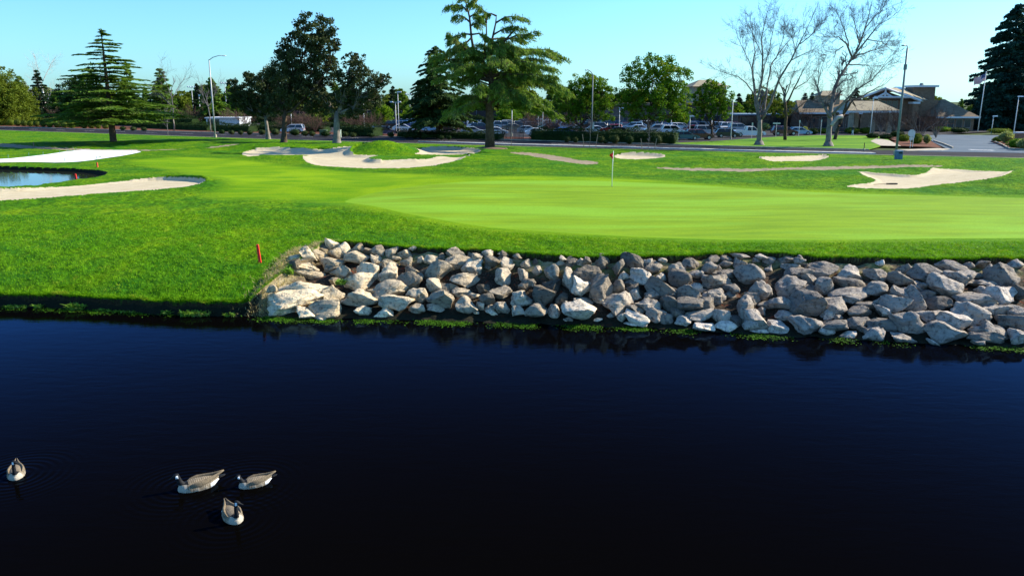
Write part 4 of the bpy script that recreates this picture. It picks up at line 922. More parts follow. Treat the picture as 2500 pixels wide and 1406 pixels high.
for pth in nat:
    n = len(pth); L_ = np.linalg.norm(np.diff(pth, axis=0), axis=1).sum(); s = np.linspace(0, 1, n)
    mb.tube(pth, np.linspace(.13, .025, n), 5, False)
    nb = int(L_*4.6)
    for q in range(nb):
        u_ = .15+.85*R.random()**.8; c0 = np.array([np.interp(u_, s, pth[:, i]) for i in range(3)]); d = pth[-1]-pth[0]; d = d/np.linalg.norm(d); a = R.choice([-1, 1])*R.uniform(.4, 1.2)
        dv = np.array([d[0]*math.cos(a)-d[1]*math.sin(a), d[0]*math.sin(a)+d[1]*math.cos(a), .05]); l = R.uniform(.5, 1.9)*(1.15-u_*.5)
        t = np.linspace(0, 1, 4)[:, None]; br = c0+dv*l*t; br[:, 2] -= l*.42*t[:, 0]**2; mb.tube(br, np.linspace(.03, .012, 4), 3, False)
        m_ = int(l*34)+5; w = R.random(m_); c = c0+dv*l*w[:, None]; c[:, 2] -= l*.42*w**2; c += R.normal(0, .11, (m_, 3)); c[:, 2] -= np.abs(R.normal(0, .20, m_))
        PTS.append(c); AX.append(np.tile(np.array([dv[0], dv[1], -1.0]), (m_, 1)))
    m_ = int(L_*14); w = .3+.7*R.random(m_); c = np.stack([np.interp(w, s, pth[:, i]) for i in range(3)], 1)+R.normal(0, .16, (m_, 3)); PTS.append(c); AX.append(np.tile(np.array([0, 0, -1.0]), (m_, 1)))
p = np.concatenate(PTS); V, Q = leaf_quads(p, .135, R, 0, 3.0, np.concatenate(AX))
link('crown', mesh_np('crown', V, Q, F_DEOD), e); link('branches', mb.mesh('branches', M_BARK), e)
m = MB(); m.ellip((0, 0, -.02), (2.4, 2.0, .28), 20, 6); m.build('bare_earth_ring', plain('bare_earth', (.20, .14, .09), .95, .1), e, True)
# ---- dark cedar left of it
g = P(1070, 336, .85); k = mpp(g[1])
conifer('cedar_tree', g, 214*k, 88*k, 'dark conical cedar behind the hedge, just left of the tallest cedar', foliage('dark_cedar_needles', (.018, .045, .012), (.06, .11, .03), .35, .25), M_BARK, 2, 26, 3.6, .6, .3, .12, 2.2, .28, power=.6, trunk=.3, up=.15)  # needles of a darker green than the lone cedar's
# ---- green street trees
vas = lambda cx, top, rx, bot: [(cx-rx*.55, top+(bot-top)*.45, rx*.45, (bot-top)*.30), (cx+rx*.55, top+(bot-top)*.42, rx*.45, (bot-top)*.32), (cx-rx*.12, top+(bot-top)*.22, rx*.45, (bot-top)*.22), (cx+rx*.3, top+(bot-top)*.25, rx*.4, (bot-top)*.22), (cx, top+(bot-top)*.6, rx*.6, (bot-top)*.3), (cx-rx*.6, top+(bot-top)*.72, rx*.36, (bot-top)*.2), (cx+rx*.62, top+(bot-top)*.72, rx*.36, (bot-top)*.2)]
broadleaf('camphor_tree', 1418, 338, vas(1432, 180, 74, 310), 'green tree with yellow tips behind the hedge, leftmost of the green street trees', F_GREEN, M_BARK, .28, 'green street trees', .30, 140, z=.85, seed=11, fork=(1418, 305))
broadleaf('camphor_tree', 1585, 340, vas(1597, 134, 92, 308), 'biggest of the green street trees, wide vase of branches behind the hedge', F_GREEN, M_BARK, .32, 'green street trees', .30, 130, z=.85, seed=12, fork=(1583, 300))
broadleaf('camphor_tree', 1738, 336, vas(1740, 196, 50, 300), 'green street tree beside the maroon car and right of the biggest one', F_GREEN, M_BARK, .22, 'green street trees', .30, 140, z=.85, seed=13, fork=(1738, 308))
broadleaf('round_tree', 1862, 318, [(1845, 250, 22, 28), (1880, 250, 26, 30), (1862, 232, 24, 18), (1905, 268, 22, 22), (1925, 262, 16, 16)], 'olive green tree behind the left bare sycamore', F_WILL, M_BARK, .22, None, .34, 80, z=.85, seed=14)
# ---- bare sycamores on the right
Z5 = lambda X, Y: (1760+X/3.516, Y/3.516)
def zl(r0, r1, *q, t=False): return (r0, r1, [Z5(a, b) for a, b in q], t)
bare_tree('bare_sycamore', 1853, 354, [zl(.52, .38, (325, 1245), (330, 1160), (335, 1030), t=True),
    zl(.30, .05, (330, 1040), (300, 900), (285, 760), (270, 600), (290, 450), (270, 260)), zl(.26, .05, (325, 1030), (315, 860), (355, 660), (360, 480), (350, 330), (380, 180)),
    zl(.24, .05, (345, 1030), (375, 930), (400, 720), (430, 560), (480, 480), (600, 330)), zl(.28, .05, (345, 1030), (430, 880), (500, 680), (600, 520), (660, 400), (760, 200)),
    zl(.12, .03, (300, 830), (220, 720), (150, 660), (70, 640), (10, 620)), zl(.1, .03, (290, 700), (240, 520), (180, 400), (150, 340)), zl(.1, .03, (600, 520), (700, 470), (820, 420)), zl(.08, .03, (365, 500), (300, 360), (250, 240)), zl(.08, .03, (480, 480), (540, 330), (540, 240)), zl(.08, .03, (640, 440), (620, 330), (560, 270)), zl(.1, .03, (360, 640), (420, 400), (460, 190)), zl(.1, .03, (680, 380), (780, 300), (830, 250))],
    'spreading bare sycamore with forked pale limbs, left one on the right lawn', M_BARKP, M_TWIG, 1, z=.85, tw=9, L_=2.3, lvl=3, root=.5, group=None)
bare_tree('bare_sycamore', 2022, 357, [zl(.54, .44, (920, 1255), (925, 1150), (935, 1000), t=True),
    zl(.42, .14, (935, 1010), (950, 900), (985, 740), (1020, 660), (1080, 570), (1140, 480)), zl(.2, .04, (1140, 480), (1190, 380), (1240, 240), (1290, 60)), zl(.17, .04, (1140, 480), (1260, 330), (1350, 220), (1450, 160)),
    zl(.2, .04, (1130, 500), (1080, 380), (1010, 320), (880, 320)), zl(.12, .03, (1100, 400), (1050, 230), (1010, 130)), zl(.12, .03, (1190, 380), (1160, 250), (1140, 160)), zl(.26, .05, (930, 1000), (880, 900), (840, 800), (830, 740), (850, 640)), zl(.24, .04, (960, 980), (1060, 870), (1180, 760), (1300, 690), (1400, 560)),
    zl(.14, .03, (1160, 480), (1290, 440), (1430, 400)), zl(.12, .03, (1100, 560), (1230, 560), (1300, 570)), zl(.1, .03, (1250, 340), (1380, 360), (1450, 420)), zl(.12, .03, (870, 860), (930, 820), (980, 770)), zl(.1, .03, (1050, 400), (990, 440), (970, 500)), zl(.1, .03, (1230, 260), (1330, 130), (1400, 90))],
    'tall bare sycamore leaning right, second one on the right lawn', M_BARKP, M_TWIG, 2, z=.85, tw=9, L_=2.2, lvl=3, root=.5, group=None)
e_ = [o for o in COL.objects if o.get('label', '').startswith('tall bare sycamore')][0]; f = px2(np.array(e_.location), 0)
m = MB(); m.tube([f(*Z5(950, 1080)), f(*Z5(965, 1050)), f(*Z5(1000, 1010)), f(*Z5(1045, 1000))], [.24, .24, .26, .28], 10); m.build('cut_limb', M_BARKW, e_, True)
bare_tree('bare_tree', 1918, 342, [zl(.36, .28, (552, 1200), (560, 1000), (550, 880), t=True), zl(.2, .04, (555, 900), (540, 800), (500, 700), (480, 620)), zl(.2, .04, (560, 900), (620, 780), (680, 660), (720, 580)), zl(.16, .03, (570, 1010), (650, 940), (720, 880), (830, 860)), zl(.12, .03, (550, 850), (600, 700), (640, 600)), zl(.1, .03, (640, 760), (740, 700), (790, 640))],
    'small dark bare tree between the two bare sycamores', M_BARK, M_TWIG, 3, z=.85, tw=9, L_=2.0)
bare_tree('bare_tree', 2038, 341, [zl(.38, .28, (975, 1200), (1010, 1080), (1060, 960), t=True), zl(.24, .04, (1060, 970), (1130, 860), (1230, 820), (1330, 760), (1400, 730)), zl(.2, .03, (1050, 980), (1080, 880), (1180, 760), (1250, 700)), zl(.14, .03, (1130, 870), (1160, 920), (1120, 880))],
    'dark leaning bare tree right behind the tall bare sycamore', M_BARK, M_TWIG, 4, z=.85, tw=9, L_=1.9)
bare_tree('bare_sycamore', 113, 296, [(.42, .32, [(113, 296), (112, 262), (108, 245)], True), (.26, .04, [(108, 250), (104, 215), (96, 180), (88, 150)]), (.22, .04, [(108, 235), (92, 200), (80, 170)]), (.2, .04, [(112, 262), (85, 245), (65, 220)]), (.2, .04, [(112, 255), (125, 225), (150, 205)]), (.15, .04, [(104, 200), (118, 170), (128, 150)])],
    'white-barked bare sycamore behind the left clipped shrubs', M_BARKW, M_BARKW, 5, z=.85, tw=8, L_=3.0)
bare_tree('bare_tree', 425, 320, [(.2, .1, [(425, 318), (422, 270), (418, 230)], True), (.1, .03, [(418, 235), (405, 200), (398, 175)]), (.1, .03, [(420, 240), (435, 215), (452, 190)]), (.09, .03, [(420, 260), (400, 240), (385, 225)])],
    'slender bare tree in front of the pale-topped conifer left of the lamp', M_BARKG, M_TWIG, 6, z=.85, tw=8, L_=2.6)
bare_tree('bare_tree', 519, 322, [(.16, .1, [(515, 322), (512, 285), (508, 260)], True), (.1, .03, [(508, 262), (495, 235), (490, 215)]), (.1, .03, [(509, 262), (522, 235), (530, 215)])], 'bare grey tree directly left of the left street lamp', M_BARKG, M_TWIG, 7, z=.85, tw=8, L_=2.6)
for i, (x, y, tp, rr, lab) in enumerate([(2245, 338, 268, 48, 'widest brown bare crape myrtle by the stop sign'), (2285, 336, 272, 30, 'brown bare crape myrtle right of the widest one at the driveway'), (2150, 326, 268, 22, 'brown bare crape myrtle in front of the porch roof'), (1965, 318, 262, 26, 'brown bare crape myrtle beside the small clubhouse cupola wing'), (2190, 328, 272, 24, 'brown bare crape myrtle left of the tall right lamp post')]):
    lm = [(.10, .03, [(x, y), (x+dx*.4, y-.35*(y-tp)), (x+dx, tp+14+abs(dx)*.3)]) for dx in np.linspace(-rr, rr, 7)]
    bare_tree('crape_myrtle', x, y, lm, lab, M_BARKG, M_TWIGR, 20+i, z=.85, tw=9, L_=1.7, lvl=2, group='bare crape myrtles by the clubhouse')
# ---- redwoods on the right
D = 186
for i, (x, tp, hw, lab, dd) in enumerate([(2446, 12, 98, 'tall dark redwood at the right edge, its full pointed top visible', 0), (2540, 80, 95, 'dark redwood cut by the right edge behind the tallest redwood', 6), (2402, 215, 44, 'short dense dark conifer at the left foot of the redwoods', -2)]):
    b = P(x, 325, .85); b = W(x, 325, D+dd); b[2] = .8; tpz = W(x, tp, D+dd)[2]
    conifer('redwood_tree', b, tpz-.8, hw*mpp(D), lab, F_RED, M_BARK, 30+i, 44 if i < 2 else 22, 4.2, .2, .2, .02, 1.2, .46, power=.55, trunk=.6, up=.05, irr=.3)
# ---- left side evergreens and the far belt
def at(x, Y): b = W(x, 300, Y); b[2] = .8; return b
def bl(x, top, hw, Y, lab, mat, seed, name='leafy_tree', squash=1.0, per=55, leaf=.42, base=None):
    g = at(x, Y); k = mpp(Y); zt = W(x, top, Y)[2]-.8; R = np.random.default_rng(seed); r = hw*k; e = empty(name, g, lab, 'tree', 'trees beyond the car park')
    hh = zt*.5*squash; lb = []
    for j in range(5):
        a = R.uniform(0, 6.28); q = .45 if j else 0; lb.append((np.array([math.cos(a)*r*q, math.sin(a)*r*q, zt-hh*(.75+R.uniform(0, .5)*(j > 0))]), (r*.62, r*.62, hh*.62)))
    lb.append((np.array([0, 0, zt-hh*1.35]), (r*.85, r*.8, hh*.6)))
    V, Q = leaf_quads(clumpy(lb, per, leaf, R), leaf, R); link('crown', mesh_np('crown', V, Q, mat), e)
    m = MB(); m.tube([(0, 0, -.2), (0, 0, zt*.3), (0, 0, zt*.7)], [.3, .22, .1], 6); link('trunk', m.mesh('trunk', M_BARK, True), e); return e
def cf(x, top, hw, Y, lab, mat, seed, **k):
    g = at(x, Y); zt = W(x, top, Y)[2]-.8
    kw = dict(tiers=18, dens=1.2, flat=.4, droop=.15, base=.06, el=1.6, leaf=.5, power=.8); kw.update(k)
    return conifer('conifer', g, zt, hw*mpp(Y), lab, mat, M_BARK, seed, group='trees beyond the car park', **kw)
bl(18, 150, 62, 215, 'big olive green willow-like tree cut by the left edge', F_WILL, 1, 'willow_tree', 1.25, 75)
bl(62, 190, 38, 225, 'smaller olive tree between the left edge tree and white sycamore', F_WILL, 2, 'willow_tree', 1.2)
cf(105, 172, 34, 245, 'dim conifer behind the white-barked sycamore', F_DARK, 3)
bl(195, 178, 54, 200, 'dark bushy pine immediately left behind the lone layered cedar', F_HEDGE, 4, 'pine_tree', 1.2, 80)
cf(322, 152, 26, 215, 'pointed bright conifer right behind the lone layered cedar', F_CEDAR, 5, power=.6)
cf(232, 165, 20, 235, 'thin dim conifer left behind the lone layered cedar', F_DARK, 6)
cf(402, 168, 42, 215, 'pale-topped broad conifer behind the slender bare tree', F_CEDAR, 7, power=.6)
cf(523, 192, 50, 200, 'bright green conifer behind the left street lamp', F_CEDAR, 8, dens=1.6, power=.8)
cf(488, 205, 18, 240, 'narrow conifer left of the bright green one', F_DARK, 9)
cf(565, 196, 12, 260, 'tiny pointed conifer top just left of the oaks', F_DARK, 10)
bl(578, 205, 22, 235, 'round green tree directly left of the oaks', F_GREEN, 11)
bl(935, 252, 30, 210, 'yellow-green bushy tree right of the oaks behind the lamp', F_LIGHT, 12)
cf(962, 210, 20, 320, 'distant blue-green conifer above the double lamp right of the oaks', F_DARK, 13)
bl(1000, 262, 26, 225, 'yellow-leaved low tree between the oaks and the dark cedar', F_LIGHT, 14)
bl(785, 262, 34, 230, 'bright yellow-green tree glimpsed under the rightmost oak', F_LIGHT, 15)
bl(1240, 262, 34, 215, 'small green tree seen under the right limbs of the tallest cedar', F_GREEN, 16)
bl(1290, 262, 32, 240, 'bright low tree under the far right limbs of the tallest cedar', F_LIGHT, 17)
bl(1520, 255, 30, 215, 'light green tree between the first two green street trees', F_LIGHT, 18)
bl(1660, 262, 34, 200, 'light green tree low behind the biggest street tree', F_GREEN, 19)
bl(1800, 245, 20, 215, 'small green tree right of the third street tree', F_GREEN, 20)
bl(1890, 255, 30, 205, 'low green tree between the two leftmost bare crowns', F_GREEN, 21)
RB_ = np.random.default_rng(99); q_ = 0
kinds = [('dark conifer', F_DARK), ('grey-green conifer', F_CEDAR), ('olive tree', F_WILL), ('dark rounded tree', F_HEDGE)]
xs_ = list(range(-150, 2640, 27))
protos = []
for i, (nm, mt) in enumerate(kinds):
    for j in range(2):
        o = cf(0, 215, 30, 300, 'x', mt, 60+i*3+j, tiers=14, dens=1.1, leaf=.7) if i < 2 else bl(0, 225, 34, 300, 'x', mt, 60+i*3+j, leaf=.65)
        protos.append((i, o))
LMK = [(60, 'left edge willow'), (113, 'white sycamore'), (277, 'lone layered cedar'), (402, 'pale-topped conifer'), (513, 'left street lamp'), (600, 'left oak'), (745, 'tallest oak'), (868, 'rightmost oak'), (968, 'double lamp'), (1070, 'dark cedar'), (1197, 'tallest cedar'), (1432, 'leftmost street tree'), (1597, 'biggest street tree'), (1740, 'third street tree'), (1853, 'left bare sycamore'), (2022, 'leaning bare sycamore'), (2200, 'clubhouse gable'), (2293, 'clubhouse chimney'), (2390, 'flagpole'), (2446, 'tallest redwood')]
first = {id(o): True for _, o in protos}; cnt = {}
for x in xs_:
    i, o = protos[RB_.integers(0, len(protos))]; Y = RB_.uniform(285, 400)
    if first[id(o)]: t_ = o; first[id(o)] = False
    else: t_ = copy_tree(o)
    x2 = x+RB_.uniform(-14, 14); g = at(x2, Y); s = Y/300*RB_.uniform(.85, 1.5)*(.55 if x > 1790 else .85); t_.location = g; t_.scale = (s*RB_.uniform(.9, 1.3), s, s*(1 if i > 1 else 1.05)); t_.rotation_euler = (0, 0, RB_.uniform(0, 6))
    l = min(LMK, key=lambda q: abs(q[0]-x2)); side = 'left of' if x2 < l[0]-9 else 'right of' if x2 > l[0]+9 else 'directly behind'
    key = f'far {kinds[i][0]} on the horizon {side} the {l[1]}'; c = cnt.get(key, 0); cnt[key] = c+1
    tag(t_, key if c == 0 else key.replace('far ', ['fainter ', 'third ', 'fourth ', 'fifth '][min(c-1, 3)]), 'tree', 'trees on the horizon')
for (i, o) in protos:
    if first[id(o)]:
        for ch in list(o.children): bpy.data.objects.remove(ch)
        bpy.data.objects.remove(o)
# ================================================================ hedges and shrubs
def leafy_box(name, path, w, h, lab, mat, cat='hedge', seed=0, group=None, z=.84, dens=55, leaf=.16, round_=.6):
    R = np.random.default_rng(600+seed); pth = np.array(path); o0 = np.array([*pth[0], z]); seg = np.linalg.norm(np.diff(pth, axis=0), axis=1); L_ = seg.sum(); cum = np.r_[0, np.cumsum(seg)]
    e = empty(name, o0, lab, cat, group)
    n = int(L_*(w+2*h)*dens); s = R.random(n)*L_; x = np.interp(s, cum, pth[:, 0]); y = np.interp(s, cum, pth[:, 1])
    i = np.clip(np.searchsorted(cum, s)-1, 0, len(seg)-1); d = np.diff(pth, axis=0)/seg[:, None]; nx, ny = -d[i, 1], d[i, 0]
    a = R.uniform(-.15, 1.15, n)*PI; hh = h*(.92+.12*np.sin(s*.7+seed)+.10*np.sin(s*1.9)+.05*np.sin(s*4.3))
    sq = lambda v: np.sign(v)*np.abs(v)**round_
    off = sq(np.cos(a))*w/2*R.uniform(.85, 1.06, n); zz = hh*(.06+.94*np.clip(sq(np.sin(a)), 0, 1))*R.uniform(.9, 1.04, n); lowm = np.sin(a) < .2; zz[lowm] = hh[lowm]*R.random(lowm.sum())
    edge = np.minimum(s, L_-s); zz *= np.clip(.55+edge/.6, 0, 1)
    p = np.stack([x+nx*off-o0[0], y+ny*off-o0[1], zz], 1); V, Q = leaf_quads(p, leaf, R); link('foliage', mesh_np('foliage', V, Q, mat), e)
    m = MB(); k = max(2, int(L_/2)); ss = np.linspace(.2, L_-.2, k+1)
    X = np.interp(ss, cum, pth[:, 0])-o0[0]; Y = np.interp(ss, cum, pth[:, 1])-o0[1]; j = np.clip(np.searchsorted(cum, ss)-1, 0, len(seg)-1); Nx, Ny = -d[j, 1], d[j, 0]
    prof = [(-.42, 0), (-.42, .45), (-.28, .72), (.28, .72), (.42, .45), (.42, 0)]; vs = []; fs = []
    for q in range(k+1):
        for (a_, b_) in prof: vs.append((X[q]+Nx[q]*a_*w, Y[q]+Ny[q]*a_*w, b_*h*.97))
    for q in range(k):
        for r_ in range(5): fs.append((q*6+r_, q*6+r_+1, q*6+r_+7, q*6+r_+6))
    m.add(vs, fs+[tuple(range(6)), tuple(range(k*6, k*6+6))]); m.build('inner_growth', mat, e); return e
def shrub(px, py, w, h, lab, mat, seed=0, group=None, name='shrub', z=.84, leaf=.13, n=None, spiky=False):
    R = np.random.default_rng(700+seed); b = P(px, py, z); k = mpp(b[1]); r = w*k/2; H = h*k; e = empty(name, b, lab, 'shrub', group)
    n = n or int(500*r*H+250)
    if spiky:
        a = R.uniform(0, 2*PI, n); t = R.random(n); el = R.uniform(.5, 1.5, n); u_ = R.random(n)**.6
        p = np.stack([np.cos(a)*np.cos(el)*r*u_, np.sin(a)*np.cos(el)*r*u_, np.sin(el)*H*u_], 1); V, Q = leaf_quads(p, leaf*1.3, R, 0, 2.5, np.stack([np.cos(a)*np.cos(el), np.sin(a)*np.cos(el), np.sin(el)], 1))
    else:
        d = R.normal(size=(n, 3)); d /= np.linalg.norm(d, axis=1)[:, None]; rad = 1+.10*np.sin(d[:, 0]*5+seed)+.1*np.sin(d[:, 1]*6+d[:, 2]*4)
        p = d*np.array([r, r*.9, H*.52])*(rad*R.uniform(.82, 1.05, n))[:, None]; p[:, 2] += H*.5; V, Q = leaf_quads(p, leaf, R)
    link('foliage', mesh_np('foliage', V, Q, mat), e)
    m = MB(); m.ellip((0, 0, H*.46), (r*.86, r*.78, H*.46) if not spiky else (r*.4, r*.4, H*.3), 12, 8); m.build('inner_growth', mat, e, True)
    return e
pl = lambda *a: [P_(x, y, .84) for x, y in a]
leafy_box('hedge', pl((975, 333.5), (1060, 335.5), (1150, 338), (1226, 340)), 2.4, 1.25, 'long low clipped dark hedge under the dark cedar', F_HEDGE, seed=1)
leafy_box('hedge', pl((1306, 341), (1400, 344), (1500, 346.5), (1600, 348), (1655, 349)), 3.6, 2.1, 'thick tall dark hedge under the green street trees', F_HEDGE, seed=2)
leafy_box('hedge', pl((-60, 298), (60, 301), (108, 302)), 3, 1.7, 'clipped hedge at the far left edge behind round shrubs', F_HEDGE, seed=3)
leafy_box('hedge', pl((112, 303.5), (160, 305)), 3, 1.7, 'short yellowish hedge behind round shrubs near the white sycamore', F_SHRUB, seed=4)
leafy_box('hedge', pl((425, 314), (480, 316)), 2.6, 3.2, 'tall dark hedge block left of the left street lamp', F_HEDGE, seed=5)
leafy_box('hedge', pl((335, 311), (425, 315.5), (520, 319)), 3, 1.6, 'low dark hedge behind the lone cedar and left street lamp', F_HEDGE, seed=6)
leafy_box('hedge', pl((530, 320), (620, 322.5)), 3, 1.7, 'mounded dark hedge between left street lamp and the oaks', F_HEDGE, seed=7)
leafy_box('hedge', pl((830, 329), (925, 332)), 3, 2.1, 'dark bushy hedge right of the rightmost oak trunk', F_HEDGE, seed=8)
F_DSH = foliage('dull_shrub_leaves', (.018, .032, .008), (.045, .07, .018), 1.0, .15, (.08, .045, .02))
sh = [(8, 306, 18, 17), (27, 307, 19, 17), (44, 308, 17, 17), (60, 308.5, 15, 15), (75, 309, 16, 14), (90, 309.5, 16, 15), (106, 310, 16, 14), (122, 311, 18, 17), (140, 312, 16, 15), (158, 313, 17, 15), (176, 313.5, 17, 15), (206, 314, 16, 15), (224, 314, 17, 16), (240, 314.5, 14, 14), (258, 315, 16, 13), (300, 318, 15, 9), (326, 319, 15, 9), (352, 320, 14, 9), (542, 327, 14, 10), (566, 328, 15, 9), (588, 329, 13, 10), (610, 329, 14, 10), (640, 329, 18, 12), (672, 330, 22, 16), (720, 331, 26, 16), (745, 332, 18, 12), (762, 332, 18, 11), (795, 333, 24, 13), (842, 334, 16, 12), (862, 335, 16, 11), (905, 335, 18, 10), (955, 335, 16, 12), (992, 337, 14, 12), (1012, 338, 14, 12), (1036, 339, 14, 11), (1078, 341, 12, 10), (1096, 341, 12, 10), (1466, 349, 20, 16), (1500, 350, 26, 20), (1536, 351, 24, 20), (1478, 350, 14, 9), (1604, 351.5, 24, 22), (1640, 352, 22, 26), (1384, 347, 16, 14), (1405, 348, 14, 12)]
for i, (x, y, w, h) in enumerate(sh):
    l = min(LMK+[(1655, 'hedge end by the maroon car'), (345, 'gap right of the lone cedar'), (190, 'dark pine')], key=lambda q: abs(q[0]-x))
    k_ = [q for q in sh if min(LMK+[(1655, 'hedge end by the maroon car'), (345, 'gap right of the lone cedar'), (190, 'dark pine')], key=lambda r_: abs(r_[0]-q[0])) == l]
    j = sorted(k_).index((x, y, w, h))
    shrub(x, y, w, h, f'{WORDS[j]} small rounded roadside shrub from the left near the {l[1]}', (F_SHRUB if (i % 3 != 1) else F_WILL) if x < 300 else (F_DSH if i % 3 else F_HEDGE), i, 'rounded shrubs along the road', 'round_shrub')
shrub(905, 331, 10, 8, 'little red-leaved bush right of the rightmost oak trunk', foliage('red_leaves', (.25, .03, .015), (.35, .07, .03), 1), 90, None, 'shrub')
for i, (x, y, w, h, lab, mt, sp) in enumerate([(2330, 352, 1, 1, '', None, 0)][1:]+[(2205, 346, 26, 16, 'grey-green bush left of the stop sign', F_WILL, False), (2236, 352, 28, 24, 'bushy grey shrub directly right of the stop sign', F_WILL, False), (2262, 352, 20, 20, 'low yellow-green grass clump at the driveway corner', F_GREY, True), (2130, 338, 30, 12, 'low dark shrub at the front of the clubhouse path', F_HEDGE, False), (2162, 340, 30, 12, 'dark green shrub between clubhouse path and tall lamp post', F_HEDGE, False), (2080, 326, 34, 14, 'olive bushes under the porch column', F_WILL, False), (2112, 326, 26, 14, 'rounded bush right of the porch column', F_WILL, False), (1985, 328, 24, 14, 'dark bush right of the silver-blue sedan', F_HEDGE, False), (1965, 326, 18, 14, 'pale grass clump beside the silver-blue sedan', F_GREY, True), (1868, 319, 26, 16, 'pale ornamental grass behind the left bare sycamore', F_GREY, True), (2010, 326, 26, 12, 'low olive bush left of the leaning bare sycamore', F_WILL, False), (2190, 334, 30, 14, 'low bush row at the clubhouse entrance drive', F_HEDGE, False),
    (2455, 350, 44, 26, 'pale feathery ornamental grass left in the driveway island', F_GREY, True), (2480, 362, 40, 22, 'green bushy plant at the front of the driveway island', F_GREEN, False), (2496, 366, 34, 24, 'pale ornamental grass at the right edge of the island', F_GREY, True), (2436, 347, 26, 12, 'low olive ground shrub at the left tip of the island', F_WILL, False), (2300, 322, 40, 12, 'low green shrub bed behind the driveway left of the flagpole', F_GREEN, False), (2340, 324, 40, 12, 'low dark shrub bed at the foot of the flagpole', F_HEDGE, False), (2440, 326, 50, 12, 'low bushes in front of the redwoods by the small lamp', F_WILL, False)]):
    shrub(x, y, w, h, lab, mt, 100+i, None, 'shrub', .80, spiky=sp, leaf=.18)

